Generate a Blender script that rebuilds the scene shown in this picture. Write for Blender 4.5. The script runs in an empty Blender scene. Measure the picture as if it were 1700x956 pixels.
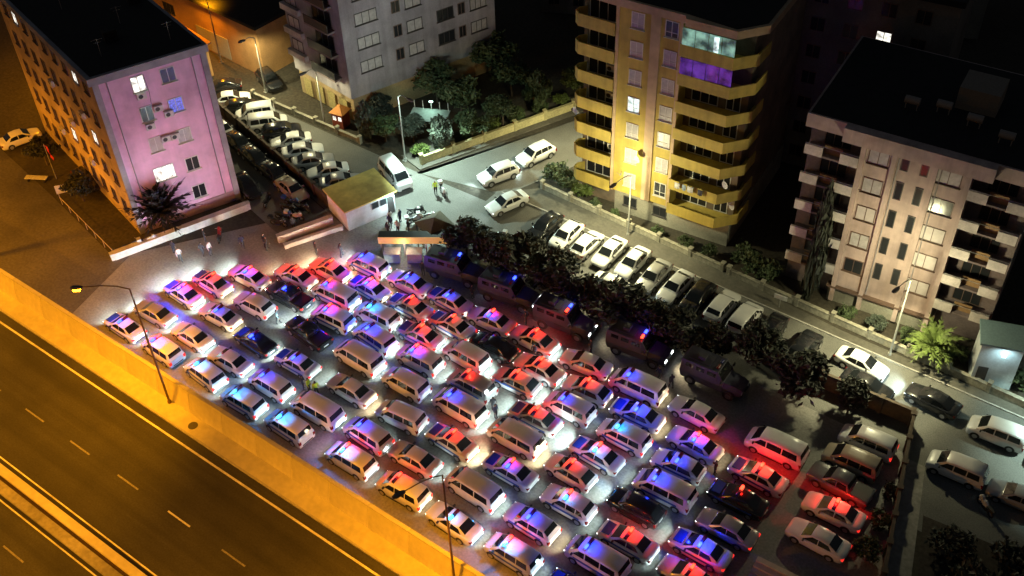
import bpy, bmesh, math, random
from mathutils import Vector, Matrix
random.seed(7)
R = math.radians
SC = bpy.context.scene
COL = SC.collection

# ------------------------------------------------------------------ camera, sky, exposure
# X runs along the highway, Y away from it, Z up; the drone hovers 70 m above the origin.
AZ = R(-38.0); PITCH = R(42.5); ROLL = R(-2.2)
def _w(v):                       # camera-aligned ground frame -> highway frame
    c, s = math.cos(AZ), math.sin(AZ)
    return Vector((v[0]*c + v[1]*s, -v[0]*s + v[1]*c, v[2]))
fw = Vector((0, math.cos(PITCH), -math.sin(PITCH)))
up0 = Vector((0, math.sin(PITCH), math.cos(PITCH))); rt0 = Vector((1, 0, 0))
rt = rt0*math.cos(ROLL) + up0*math.sin(ROLL)
up = -rt0*math.sin(ROLL) + up0*math.cos(ROLL)
cd = bpy.data.cameras.new('camera'); cam = bpy.data.objects.new('camera', cd); COL.objects.link(cam)
cd.sensor_width = 36; cd.lens = 36*1850/1700; cd.clip_end = 2000; cd.clip_start = 1
cols = [_w(rt), _w(up), _w(-fw)]
cam.matrix_world = Matrix(((cols[0].x, cols[1].x, cols[2].x, 0), (cols[0].y, cols[1].y, cols[2].y, 0),
                           (cols[0].z, cols[1].z, cols[2].z, 70), (0, 0, 0, 1)))
SC.camera = cam
wd = bpy.data.worlds.new('World'); SC.world = wd; wd.use_nodes = True
nt = wd.node_tree; bgn = nt.nodes['Background']
sky = nt.nodes.new('ShaderNodeTexSky'); sky.sky_type = 'NISHITA'; sky.sun_disc = False
sky.sun_elevation = R(-1.2); sky.sun_rotation = R(250)
nt.links.new(sky.outputs[0], bgn.inputs[0]); bgn.inputs[1].default_value = 0.15
SC.view_settings.view_transform = 'Standard'; SC.view_settings.look = 'None'
SC.view_settings.exposure = 0.0; SC.view_settings.gamma = 1.0
SC.cycles.use_denoising = True
SC.cycles.max_bounces = 4; SC.cycles.diffuse_bounces = 2; SC.cycles.glossy_bounces = 2
SC.cycles.sample_clamp_indirect = 3.0; SC.cycles.sample_clamp_direct = 30.0
SC.cycles.use_light_tree = True

SODIUM = (1.0, 0.355, 0.003); LED = (0.72, 1.0, 0.86); WARMLED = (1.0, 0.93, 0.52); HEAD = (0.76, 1.0, 0.98); HEADWARM = (1.0, 0.82, 0.5)
P_SODIUM = 16000; P_HEAD = 820; P_BAR = 36

# ------------------------------------------------------------------ materials
MATS = {}
def mat(name, col, rough=0.7, metal=0.0, noise=0.12, scale=6.0, emit=None, estr=0.0, bump=0.0, coat=0.0, big=0.0, spec=0.5, amp=1.0, streak=None, samp=0.25):
    if name in MATS: return MATS[name]
    m = bpy.data.materials.new(name); m.use_nodes = True
    t = m.node_tree; b = t.nodes['Principled BSDF']
    b.inputs['Roughness'].default_value = rough; b.inputs['Metallic'].default_value = metal
    b.inputs['Specular IOR Level'].default_value = spec
    b.inputs['Coat Weight'].default_value = coat; b.inputs['Coat Roughness'].default_value = 0.08
    tc = t.nodes.new('ShaderNodeTexCoord')
    n = t.nodes.new('ShaderNodeTexNoise'); n.inputs['Scale'].default_value = scale; n.inputs['Detail'].default_value = 5
    t.links.new(tc.outputs['Object'], n.inputs['Vector'])
    mr = t.nodes.new('ShaderNodeMapRange'); mr.inputs[1].default_value = 0.3; mr.inputs[2].default_value = 0.7
    mr.inputs[3].default_value = 1-noise; mr.inputs[4].default_value = 1+noise
    t.links.new(n.outputs['Fac'], mr.inputs[0])
    val = mr.outputs[0]
    if big:
        n2 = t.nodes.new('ShaderNodeTexNoise'); n2.inputs['Scale'].default_value = big; n2.inputs['Detail'].default_value = 7; n2.inputs['Roughness'].default_value = 0.62
        t.links.new(tc.outputs['Object'], n2.inputs['Vector'])
        m2 = t.nodes.new('ShaderNodeMapRange'); m2.inputs[1].default_value = 0.32; m2.inputs[2].default_value = 0.68
        m2.inputs[3].default_value = 1-0.38*amp; m2.inputs[4].default_value = 1+0.3*amp
        t.links.new(n2.outputs['Fac'], m2.inputs[0])
        mm = t.nodes.new('ShaderNodeMath'); mm.operation = 'MULTIPLY'
        t.links.new(val, mm.inputs[0]); t.links.new(m2.outputs[0], mm.inputs[1]); val = mm.outputs[0]
    if streak:                                   # long stains: tyre tracks on roads, rain streaks on walls
        mp = t.nodes.new('ShaderNodeMapping'); mp.inputs['Scale'].default_value = streak
        n3 = t.nodes.new('ShaderNodeTexNoise'); n3.inputs['Scale'].default_value = 1.0; n3.inputs['Detail'].default_value = 6; n3.inputs['Roughness'].default_value = 0.6
        t.links.new(tc.outputs['Object'], mp.inputs['Vector']); t.links.new(mp.outputs[0], n3.inputs['Vector'])
        m3 = t.nodes.new('ShaderNodeMapRange'); m3.inputs[1].default_value = 0.33; m3.inputs[2].default_value = 0.67
        m3.inputs[3].default_value = 1-samp; m3.inputs[4].default_value = 1+samp*0.7
        t.links.new(n3.outputs['Fac'], m3.inputs[0])
        m4 = t.nodes.new('ShaderNodeMath'); m4.operation = 'MULTIPLY'
        t.links.new(val, m4.inputs[0]); t.links.new(m3.outputs[0], m4.inputs[1]); val = m4.outputs[0]
    vm = t.nodes.new('ShaderNodeVectorMath'); vm.operation = 'SCALE'
    vm.inputs[0].default_value = col; t.links.new(val, vm.inputs['Scale'])
    t.links.new(vm.outputs[0], b.inputs['Base Color'])
    if bump:
        bp = t.nodes.new('ShaderNodeBump'); bp.inputs['Strength'].default_value = bump; bp.inputs['Distance'].default_value = 0.05
        t.links.new(n.outputs['Fac'], bp.inputs['Height']); t.links.new(bp.outputs[0], b.inputs['Normal'])
    if emit:
        b.inputs['Emission Color'].default_value = (*emit, 1); b.inputs['Emission Strength'].default_value = estr
        if 'window' in name or 'glazing' in name:      # curtains, furniture and lamps inside make lit rooms uneven
            me_ = t.nodes.new('ShaderNodeMapRange'); me_.inputs[1].default_value = 0.35; me_.inputs[2].default_value = 0.68
            me_.inputs[3].default_value = estr*0.12; me_.inputs[4].default_value = estr*1.5
            t.links.new(n.outputs['Fac'], me_.inputs[0]); t.links.new(me_.outputs[0], b.inputs['Emission Strength'])
    MATS[name] = m
    return m

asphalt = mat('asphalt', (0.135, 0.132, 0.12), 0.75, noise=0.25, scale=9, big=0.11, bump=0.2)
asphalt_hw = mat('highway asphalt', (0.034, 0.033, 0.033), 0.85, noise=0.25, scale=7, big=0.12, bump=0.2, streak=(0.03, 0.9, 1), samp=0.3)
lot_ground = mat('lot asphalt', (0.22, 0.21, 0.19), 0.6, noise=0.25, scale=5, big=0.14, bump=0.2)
earth = mat('earth', (0.05, 0.042, 0.03), 0.95, noise=0.35, scale=3, big=0.1)
concrete = mat('concrete', (0.50, 0.46, 0.33), 0.85, noise=0.08, scale=2.2, big=0.09, bump=0.08, amp=0.3, streak=(0.8, 0.8, 0.1), samp=0.1)
concrete_d = mat('dirty concrete', (0.26, 0.245, 0.22), 0.88, noise=0.2, scale=3, big=0.22, bump=0.1)
paving = mat('paving', (0.10, 0.092, 0.075), 0.85, noise=0.18, scale=4, big=0.2, bump=0.15)
kerbstone = mat('kerb stone', (0.4, 0.38, 0.35), 0.8, noise=0.2, scale=5, big=0.4)
line_white = mat('road paint', (0.62, 0.6, 0.56), 0.6, noise=0.3, scale=12, big=0.6)
line_worn = mat('worn road paint', (0.2, 0.19, 0.18), 0.7, noise=0.5, scale=12, big=0.7)
glass = mat('car glass', (0.012, 0.014, 0.016), 0.06, noise=0.0, spec=0.6)
tyre = mat('tyre', (0.02, 0.02, 0.02), 0.8)
rim = mat('wheel rim', (0.5, 0.5, 0.52), 0.35, metal=0.7)
trim = mat('black trim', (0.018, 0.018, 0.019), 0.55)
PAINT = {
    'white': mat('white car paint', (0.74, 0.74, 0.73), 0.3, noise=0.06, scale=1.5, coat=0.5),
    'silver': mat('silver car paint', (0.42, 0.42, 0.42), 0.3, metal=0.35, noise=0.05, scale=1.5, coat=0.5),
    'black': mat('black car paint', (0.016, 0.017, 0.02), 0.22, noise=0.05, scale=1.5, coat=0.6),
    'grey': mat('grey car paint', (0.16, 0.165, 0.17), 0.3, metal=0.3, noise=0.05, scale=1.5, coat=0.5),
    'tan': mat('beige car paint', (0.4, 0.33, 0.25), 0.35, noise=0.05, scale=1.5, coat=0.4),
    'navy': mat('dark blue armour paint', (0.035, 0.038, 0.06), 0.5, noise=0.12, scale=2.0),
}
head_on = mat('lit headlamp', (0.8, 0.8, 0.8), 0.2, emit=(0.9, 1.0, 0.97), estr=14)
head_off = mat('headlamp lens', (0.5, 0.52, 0.53), 0.12, noise=0.1)
tail_on = mat('lit tail lamp', (0.5, 0.02, 0.02), 0.25, emit=(1, 0.03, 0.02), estr=1.2)
tail_off = mat('tail lamp lens', (0.22, 0.012, 0.012), 0.2)
plate = mat('number plate', (0.6, 0.6, 0.58), 0.5)
LENS = {'r': mat('lit red lens', (0.6, 0.02, 0.02), 0.2, emit=(1, 0.05, 0.02), estr=5),
        'b': mat('lit blue lens', (0.02, 0.04, 0.6), 0.2, emit=(0.03, 0.06, 1), estr=7),
        'c': mat('lit pale blue lens', (0.05, 0.3, 0.6), 0.2, emit=(0.05, 0.42, 1), estr=5),
        'R': mat('dark red lens', (0.12, 0.008, 0.008), 0.2), 'B': mat('dark blue lens', (0.01, 0.014, 0.12), 0.2)}
LCOL = {'r': (1.0, 0.012, 0.006), 'b': (0.012, 0.03, 1.0), 'c': (0.01, 0.30, 1.0)}
policeblue = mat('police blue stripe', (0.03, 0.09, 0.4), 0.35, coat=0.4)

# ------------------------------------------------------------------ mesh building
class MB:
    def __init__(s): s.v = []; s.f = []; s.m = []; s.sm = []
    def add(s, vs, fs, mi=0, smooth=False):
        o = len(s.v); s.v += [tuple(p) for p in vs]
        for f in fs: s.f.append([i+o for i in f]); s.m.append(mi); s.sm.append(smooth)
        return s
    def box(s, x0, x1, y0, y1, z0, z1, mi=0):
        vs = [(x0,y0,z0),(x1,y0,z0),(x1,y1,z0),(x0,y1,z0),(x0,y0,z1),(x1,y0,z1),(x1,y1,z1),(x0,y1,z1)]
        return s.add(vs, [(3,2,1,0),(4,5,6,7),(0,1,5,4),(1,2,6,5),(2,3,7,6),(3,0,4,7)], mi)
    def prism(s, poly, z0, z1, mi=0):
        n = len(poly)
        vs = [(x, y, z0) for x, y in poly] + [(x, y, z1) for x, y in poly]
        fs = [tuple(range(n-1, -1, -1)), tuple(range(n, 2*n))] + [(i, (i+1) % n, (i+1) % n+n, i+n) for i in range(n)]
        return s.add(vs, fs, mi)
    def loft(s, rings, mi=0, smooth=True, cap=True, closed=True):
        n = len(rings[0]); vs = [p for r in rings for p in r]; fs = []
        for k in range(len(rings)-1):
            for i in range(n if closed else n-1):
                j = (i+1) % n
                fs.append((k*n+i, k*n+j, (k+1)*n+j, (k+1)*n+i))
        s.add(vs, fs, mi, smooth)
        if cap:
            s.add(rings[0], [tuple(range(n))], mi); s.add(rings[-1], [tuple(range(n-1, -1, -1))], mi)
        return s
    def tube(s, path, radii, n=8, mi=0, cap=True):
        rings = []
        for k, p in enumerate(path):
            p = Vector(p); a = Vector(path[max(k-1, 0)]); b = Vector(path[min(k+1, len(path)-1)])
            d = (b-a).normalized(); h = Vector((1, 0, 0)) if abs(d.z) > 0.9 else Vector((0, 0, 1))
            e1 = d.cross(h).normalized(); e2 = d.cross(e1)
            r = radii[k] if isinstance(radii, (list, tuple)) else radii
            rings.append([p + e1*(r*math.cos(2*math.pi*i/n)) + e2*(r*math.sin(2*math.pi*i/n)) for i in range(n)])
        return s.loft(rings, mi, True, cap)
    def plate(s, pts, off, mi=0):            # thin solid slab from a planar outline, pushed along its normal
        p = [Vector(q) for q in pts]
        nrm = (p[1]-p[0]).cross(p[2]-p[0]).normalized()
        a = [q - nrm*0.02 for q in p]; b = [q + nrm*off for q in p]; n = len(p)
        fs = [tuple(range(n, 2*n)), tuple(range(n-1, -1, -1))] + [(i, (i+1) % n, (i+1) % n+n, i+n) for i in range(n)]
        return s.add(a+b, fs, mi)
    def mesh(s, name, mats):
        me = bpy.data.meshes.new(name); me.from_pydata([tuple(v) for v in s.v], [], s.f)
        for m in (mats if isinstance(mats, (list, tuple)) else [mats]): me.materials.append(m)
        me.polygons.foreach_set('material_index', s.m); me.polygons.foreach_set('use_smooth', s.sm)
        me.update(); return me

def ob(name, me, parent=None, loc=(0, 0, 0), rz=0.0, rot=None):
    o = bpy.data.objects.new(name, me); COL.objects.link(o)
    o.location = loc; o.rotation_euler = rot if rot else (0, 0, rz)
    if parent: o.parent = parent
    return o
def tag(o, label=None, cat=None, group=None, kind=None):
    if label: o['label'] = label
    if cat: o['category'] = cat
    if group: o['group'] = group
    if kind: o['kind'] = kind
    return o
def thing(name, label, cat, loc=(0, 0, 0), rz=0.0, group=None):
    return tag(ob(name, None, None, loc, rz), label, cat, group)
def part(name, mb, mats, parent, loc=(0, 0, 0), rz=0.0):
    return ob(name, mb.mesh(name, mats), parent, loc, rz)
def struct(name, mb, m, label=None):
    o = ob(name, mb.mesh(name, m)); o['kind'] = 'structure'
    if label: o['label'] = label
    return o
_lights = {}
def lamp(name, kind, loc, power, col, parent=None, radius=0.1, size=None, blend=0.5, rot=None):
    key = (kind, power, col, radius, size, blend)
    L = _lights.get(key)
    if L is None:
        L = bpy.data.lights.new(name, kind); L.energy = power; L.color = col; L.shadow_soft_size = radius
        if kind == 'SPOT': L.spot_size = size; L.spot_blend = blend
        _lights[key] = L
    o = bpy.data.objects.new(name, L); COL.objects.link(o); o.location = loc
    if rot: o.rotation_euler = rot
    if parent: o.parent = parent
    return o
def sheet(name, poly, z, m, label=None):
    mb = MB(); mb.add([(x, y, z) for x, y in poly], [tuple(range(len(poly)))]); return struct(name, mb, m, label)
def ordinal(k):
    return ['first','second','third','fourth','fifth','sixth','seventh','eighth','ninth','tenth','eleventh','twelfth','thirteenth'][k]

# ------------------------------------------------------------------ ground, roads, pavements
sheet('ground', [(-500, -300), (400, -300), (400, 500), (-500, 500)], -0.02, earth, 'dark bare earth around the roads')
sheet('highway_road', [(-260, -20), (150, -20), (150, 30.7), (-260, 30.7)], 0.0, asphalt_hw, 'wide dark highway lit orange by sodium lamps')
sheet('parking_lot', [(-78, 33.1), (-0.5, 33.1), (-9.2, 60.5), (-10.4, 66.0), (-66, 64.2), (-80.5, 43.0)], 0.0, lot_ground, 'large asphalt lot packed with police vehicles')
sheet('forecourt_ground', [(-140, 33.1), (-78, 33.1), (-80.5, 43.0), (-81.4, 41.6), (-95, 44.3), (-140, 52)], -0.004, mat('forecourt asphalt', (0.10, 0.09, 0.08), 0.75, noise=0.25, scale=4, big=0.1, bump=0.15), 'bare paved forecourt in front of the pink block')
sheet('right_street_road', [(-66, 62.4), (-10.0, 62.4), (-7.0, 56.0), (30, 56), (30, 71.2), (-57, 71.2), (-57, 69.2), (-66, 69)], 0.004, asphalt, 'side street with cars parked along the pavement')
sheet('left_street_road', [(-140, 72), (-140, 66.5), (-92, 64.6), (-66.3, 58.0), (-66, 69), (-92, 69.0)], 0.006, asphalt, 'street behind the pink block lined with parked cars')
sheet('cross_street_road', [(-66, 68.9), (-56, 71.1), (-53.0, 79), (-40, 110), (-47, 113), (-57.6, 86.3), (-65.4, 69.0)], 0.009, asphalt, 'narrow street climbing between the grey and yellow blocks')
sheet('compound_ground', [(-92, 64.3), (-69, 58.6), (-69, 52.9), (-76.2, 54.6), (-82, 56), (-100, 60)], 0.002, asphalt, 'dark yard behind the pink block')

# highway edge: painted line, gutter, pavement with kerb, wall
mb = MB(); mb.box(-260, 150, 29.62, 29.80, 0.0, 0.008); struct('road_edge_line', mb, line_white)
mb = MB(); mb.box(-260, 150, 20.15, 20.27, 0.0, 0.008); struct('road_edge_line', mb, line_white)
mb = MB(); mb.box(-260, 150, 17.55, 17.67, 0.0, 0.008); struct('road_edge_line', mb, line_white)
dash = MB(); dash.box(-1.25, 1.25, -0.07, 0.07, 0.0, 0.008); dash_me = dash.mesh('lane_dash', line_worn)
dash_new = dash.mesh('lane_dash', line_white)
for k in range(-12, 12):
    for y, off in ((24.6, -70.6), (15.2, -60.2)):
        x = off + 6.05*k
        if -100 < x < 0:
            o = ob('lane_marking', dash_new if (k == 3 and y > 20) else dash_me, None, (x, y, 0)); o['kind'] = 'structure'
mb = MB(); mb.box(-260, 150, 30.75, 32.75, -0.1, 0.15); pv = struct('highway_pavement', mb, concrete, 'pavement between highway and boundary wall')
ks = MB(); ks.box(-0.49, 0.49, -0.14, 0.0, -0.1, 0.153); ks_me = ks.mesh('kerb_stone', kerbstone)
for k in range(75): ob('kerb_stone', ks_me, pv, (-100 + k*1.0, 30.745, 0))
mb = MB(); [mb.add([(math.cos(a)*0.42, math.sin(a)*0.42, 0) for a in [i*math.pi/8 for i in range(16)]], [tuple(range(16))])]
o = part('manhole_cover', mb, mat('iron', (0.06, 0.055, 0.05), 0.6), None, (-58.6, 31.5, 0.156))
tag(o, 'dark round manhole cover set in the highway pavement', 'manhole cover')
# median: two low kerbs with a channel between
mb = MB(); mb.box(-260, 150, 19.05, 19.75, -0.1, 0.32); md = struct('median_kerb', mb, concrete, 'raised concrete median of the highway')
mb = MB(); mb.box(-260, 150, 17.95, 18.75, -0.1, 0.22); struct('median_kerb', mb, concrete_d)
mb = MB(); mb.box(-260, 150, 18.752, 19.048, -0.1, 0.1); struct('median_channel', mb, mat('median soil', (0.05, 0.03, 0.02), 0.95, noise=0.3))

# boundary wall: panels between posts, with a coping
bw = thing('boundary_wall', 'long concrete boundary wall glowing orange beside the highway pavement', 'wall', (0, 32.9, 0))
pn = MB(); pn.loft([[(x_, -0.62, 0), (x_, -0.10, 2.3), (x_, 0.12, 2.3), (x_, 0.12, 0)] for x_ in (-1.93, 1.93)], 0, False); pn_me = pn.mesh('panel', concrete)
ps = MB(); ps.loft([[(x_, -0.63, 0), (x_, -0.12, 2.32), (x_, 0.13, 2.32), (x_, 0.13, 0)] for x_ in (-0.068, 0.068)], 0, False); ps_me = ps.mesh('post', concrete)
cp = MB(); cp.box(-1.98, 1.98, -0.17, 0.17, 2.345, 2.44); cp_me = cp.mesh('coping', concrete)
for k in range(26):
    x = -118 + 4.0*k
    if x > -12: break
    ob('panel', pn_me, bw, (x, 0, 0)); ob('post', ps_me, bw, (x+2.0, 0, 0)); ob('coping', cp_me, bw, (x, 0, 0))

# pavement and low garden wall on the far side of the right-hand street
mb = MB(); mb.prism([(-56.5, 71.3), (30, 71.3), (30, 72.2), (-20, 72.2), (-32, 73.2), (-53.6, 73.9)], -0.1, 0.14); rp = struct('street_pavement', mb, paving, 'pavement along the far side of the right-hand street')
for k in range(58): ob('kerb_stone', ks_me, rp, (-56 + k*1.0, 71.295, -0.01))
mb = MB(); mb.prism([(-69.2, 70.2), (-65.9, 69.4), (-58.3, 87.1), (-50, 107), (-52, 108), (-62, 87)], -0.1, 0.14); struct('street_pavement', mb, paving, 'pavement below the garden wall of the cross street')

def low_wall(name, label, a, b, h, th, m, post_every=3.4, post_h=0.35, pm=None):
    a = Vector((*a, 0)); b = Vector((*b, 0)); d = b-a; L = d.length; rz = math.atan2(d.y, d.x)
    t = thing(name, label, 'wall', a, rz)
    n = max(1, round(L/post_every)); s = L/n
    p = MB(); p.box(0.17, s-0.17, -th/2, th/2, 0, h); me = p.mesh('panel', m)
    c = MB(); c.box(0.17, s-0.17, -th/2-0.05, th/2+0.05, h+0.003, h+0.07); cme = c.mesh('coping', m)
    q = MB(); q.box(-0.165, 0.165, -0.2, 0.2, 0, h+post_h); q.box(-0.21, 0.21, -0.25, 0.25, h+post_h, h+post_h+0.07); qme = q.mesh('post', pm or m)
    for k in range(n):
        ob('panel', me, t, (k*s, 0, 0)); ob('coping', cme, t, (k*s, 0, 0))
    for k in range(n+1): ob('post', qme, t, (k*s, 0, 0))
    return t
garden_stone = mat('garden wall stone', (0.3, 0.28, 0.22), 0.85, noise=0.2, scale=4, big=0.5)
low_wall('garden_wall', 'low stone garden wall with posts in front of the yellow block', (-53.4, 74.1), (-32.2, 73.3), 0.7, 0.25, garden_stone)
low_wall('garden_wall', 'low stone garden wall with posts in front of the pink-lit block', (-31.5, 73.2), (-3.5, 72.5), 0.7, 0.25, garden_stone)
low_wall('garden_wall', 'yellow-lit garden wall along the cross street beside the trees', (-66.4, 70.3), (-58.9, 87.9), 1.0, 0.25, mat('pale yellow render', (0.42, 0.38, 0.2), 0.85, noise=0.2, big=0.4), 4.2)
low_wall('garden_wall', 'low wall with posts below the grey block on the left street', (-91.0, 69.4), (-74.5, 69.5), 0.6, 0.22, garden_stone, 3.2)
wht = mat('white render', (0.62, 0.61, 0.58), 0.8, noise=0.1, big=0.4)
low_wall('forecourt_wall', 'low white wall at the foot of the pink block', (-81.3, 41.4), (-76.2, 54.5), 0.75, 0.55, wht, 6.6, 0.0)
low_wall('gate_wall', 'short white wall ending at the guard house', (-69.8, 52.6), (-67.6, 57.6), 0.8, 0.5, wht, 5.5, 0.0)
low_wall('gate_wall', 'short white ramp wall just in front of the guard house', (-68.6, 52.3), (-66.1, 57.4), 0.45, 0.3, wht, 5.5, 0.0)
brown = mat('brown fence boards', (0.07, 0.05, 0.035), 0.85, noise=0.25, scale=3, big=0.4)
low_wall('yard_fence', 'dark brown solid fence between the two rows of parked cars', (-98, 66.4), (-69.6, 59.4), 1.5, 0.16, brown, 2.6, 0.1)

low_wall('lot_fence', 'dark solid fence between the lot corner and the street', (-23.5, 64.9), (-10.9, 65.4), 1.7, 0.16, brown, 2.5, 0.1)
low_wall('lot_fence', 'dark solid fence down the right side of the lot', (-10.7, 65.1), (-6.2, 47.5), 1.7, 0.16, brown, 2.5, 0.1)
# flight of orange-lit steps at the lot's lower edge
st = thing('concrete_steps', 'short flight of concrete steps lit orange at the lot edge', 'steps', (-14.8, 46.6, 0), R(3))
for k in range(5):
    s_ = MB(); s_.box(0, 4.6, -k*0.42-0.4, -k*0.42, 0, 0.85-k*0.17); part('step', s_, concrete, st)

# path and planting beyond the lot's right edge
sheet('edge_path', [(-9.6, 62.0), (-8.2, 62.0), (-3.0, 44), (-5.4, 44), (-8.2, 54)], 0.008, concrete_d, 'pale concrete path along the right edge of the lot')
sheet('planted_ground', [(-6.6, 57.5), (-1, 58), (12, 55), (12, 40), (-2.4, 44)], 0.012, mat('planting soil', (0.045, 0.035, 0.028), 0.95, noise=0.4, scale=3), 'dark planted bed beyond the path')

# ------------------------------------------------------------------ vehicles
def ring(x, pts): return [(x, -y, z) for y, z in pts] + [(x, y, z) for y, z in reversed(pts)]
def body_ring(x, zb, zd, w):
    za = min(zb+0.28, zd-0.12); zm = za+(zd-za)*0.5
    pts = [(w*0.45, zb), (w*0.88, zb), (w*0.97, zb+0.07), (w, za), (w*0.995, zm), (w*0.965, zd-0.05), (w*0.86, zd), (w*0.4, zd+0.018)]
    return ring(x, pts)
def gh_ring(x, zt, hb, ht, belt):
    z1 = max(zt-0.07, belt+0.002)
    return ring(x, [(hb, belt-0.06), (hb, belt), (ht, z1), (ht*0.88, zt), (ht*0.4, zt+0.02)])
SPEC = {}
SPEC['sedan'] = dict(L=4.45, W=1.78, belt=0.93, wheel=0.315, axle=(1.36, -1.27),
    body=[(2.225,.34,.56,.58),(2.17,.22,.66,.74),(1.98,.18,.74,.83),(1.5,.18,.84,.875),(1.0,.18,.91,.885),(0.2,.18,.93,.89),(-.8,.18,.945,.89),(-1.45,.18,.975,.88),(-1.85,.2,.985,.85),(-2.12,.24,.96,.79),(-2.225,.36,.86,.70)],
    gh=[(1.10,.945,.76,.72),(.34,1.40,.79,.61),(-.25,1.455,.79,.62),(-.92,1.42,.77,.59),(-1.66,.995,.72,.66)],
    sides=[[(.80,0.03),(-.22,.03),(-.22,1),(.24,1)],[(-.29,.03),(-1.28,.05),(-.96,.92),(-.29,1)]], bar=-0.05)
SPEC['hatch'] = dict(L=4.1, W=1.77, belt=0.96, wheel=0.315, axle=(1.27, -1.27),
    body=[(2.05,.34,.58,.58),(1.99,.22,.7,.74),(1.8,.18,.79,.83),(1.4,.18,.88,.875),(.9,.18,.94,.885),(0,.18,.96,.885),(-1.0,.18,.98,.885),(-1.6,.18,1.0,.87),(-1.92,.22,.99,.82),(-2.05,.34,.9,.74)],
    gh=[(1.12,.975,.76,.72),(.42,1.44,.79,.62),(-.3,1.5,.79,.62),(-1.25,1.46,.77,.6),(-1.93,1.0,.74,.68)],
    sides=[[(.82,.03),(-.2,.03),(-.2,1),(.3,1)],[(-.27,.03),(-1.4,.06),(-1.16,.92),(-.27,1)]], bar=0.0)
SPEC['suv'] = dict(L=4.35, W=1.84, belt=1.06, wheel=0.35, axle=(1.33, -1.33),
    body=[(2.175,.4,.66,.6),(2.12,.28,.8,.78),(1.95,.24,.9,.87),(1.5,.24,.99,.905),(.9,.24,1.04,.915),(0,.24,1.06,.92),(-1.2,.24,1.08,.92),(-1.8,.25,1.1,.9),(-2.08,.28,1.07,.86),(-2.175,.4,.98,.78)],
    gh=[(1.12,1.075,.8,.76),(.5,1.58,.83,.67),(-.4,1.66,.83,.68),(-1.55,1.6,.81,.66),(-2.08,1.1,.78,.73)],
    sides=[[(.84,.03),(-.2,.03),(-.2,1),(.4,1)],[(-.27,.03),(-1.05,.03),(-1.05,1),(-.27,1)],[(-1.12,.05),(-1.72,.1),(-1.5,.92),(-1.12,1)]], bar=0.05)
SPEC['mini'] = dict(L=4.4, W=1.8, belt=1.1, wheel=0.32, axle=(1.42, -1.28),
    body=[(2.2,.36,.66,.62),(2.15,.24,.8,.77),(2.0,.2,.9,.85),(1.6,.2,1.02,.885),(1.1,.2,1.08,.895),(0,.2,1.1,.9),(-1.4,.2,1.1,.9),(-2.0,.22,1.1,.89),(-2.17,.26,1.09,.87),(-2.2,.36,1.06,.85)],
    gh=[(1.50,1.11,.78,.73),(.80,1.70,.83,.68),(.3,1.79,.83,.70),(-.8,1.83,.83,.71),(-1.95,1.80,.83,.70),(-2.17,1.11,.83,.77)],
    sides=[[(1.16,.03),(.2,.03),(.2,.9),(.72,.9)],[(.12,.03),(-.8,.03),(-.8,.92),(.12,.92)],[(-.88,.03),(-1.82,.03),(-1.74,.92),(-.88,.92)]], bar=0.45)
SPEC['van'] = dict(L=4.85, W=1.9, belt=1.16, wheel=0.335, axle=(1.5, -1.42),
    body=[(2.425,.38,.72,.66),(2.38,.26,.88,.82),(2.22,.22,1.0,.9),(1.9,.22,1.1,.935),(1.3,.22,1.15,.945),(0,.22,1.16,.95),(-1.6,.22,1.16,.95),(-2.2,.24,1.16,.94),(-2.39,.28,1.15,.92),(-2.425,.38,1.12,.9)],
    gh=[(1.95,1.17,.84,.8),(1.22,1.82,.88,.73),(.6,1.93,.88,.76),(-.8,1.97,.88,.77),(-2.18,1.94,.88,.76),(-2.39,1.17,.88,.83)],
    sides=[[(1.58,.03),(.62,.03),(.62,.9),(1.12,.9)],[(.52,.03),(-.68,.03),(-.68,.92),(.52,.92)],[(-.78,.03),(-2.02,.03),(-1.95,.92),(-.78,.92)]], bar=0.75)
SPEC['pickup'] = dict(L=5.0, W=1.85, belt=1.07, wheel=0.37, axle=(1.55, -1.45),
    body=[(2.5,.42,.7,.62),(2.45,.3,.86,.8),(2.25,.26,.95,.88),(1.7,.26,1.02,.91),(1.1,.26,1.06,.92),(0,.26,1.07,.925),(-1.0,.26,1.07,.925),(-2.2,.28,1.07,.92),(-2.46,.32,1.06,.91),(-2.5,.42,1.02,.89)],
    gh=[(1.25,1.08,.8,.76),(.62,1.64,.83,.68),(.1,1.74,.83,.69),(-.72,1.70,.82,.68),(-.98,1.08,.8,.75)],
    sides=[[(.98,.03),(.12,.03),(.12,1),(.55,1)],[(.05,.03),(-.8,.03),(-.66,.95),(.05,1)]], bar=0.1, bed=True)

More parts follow.
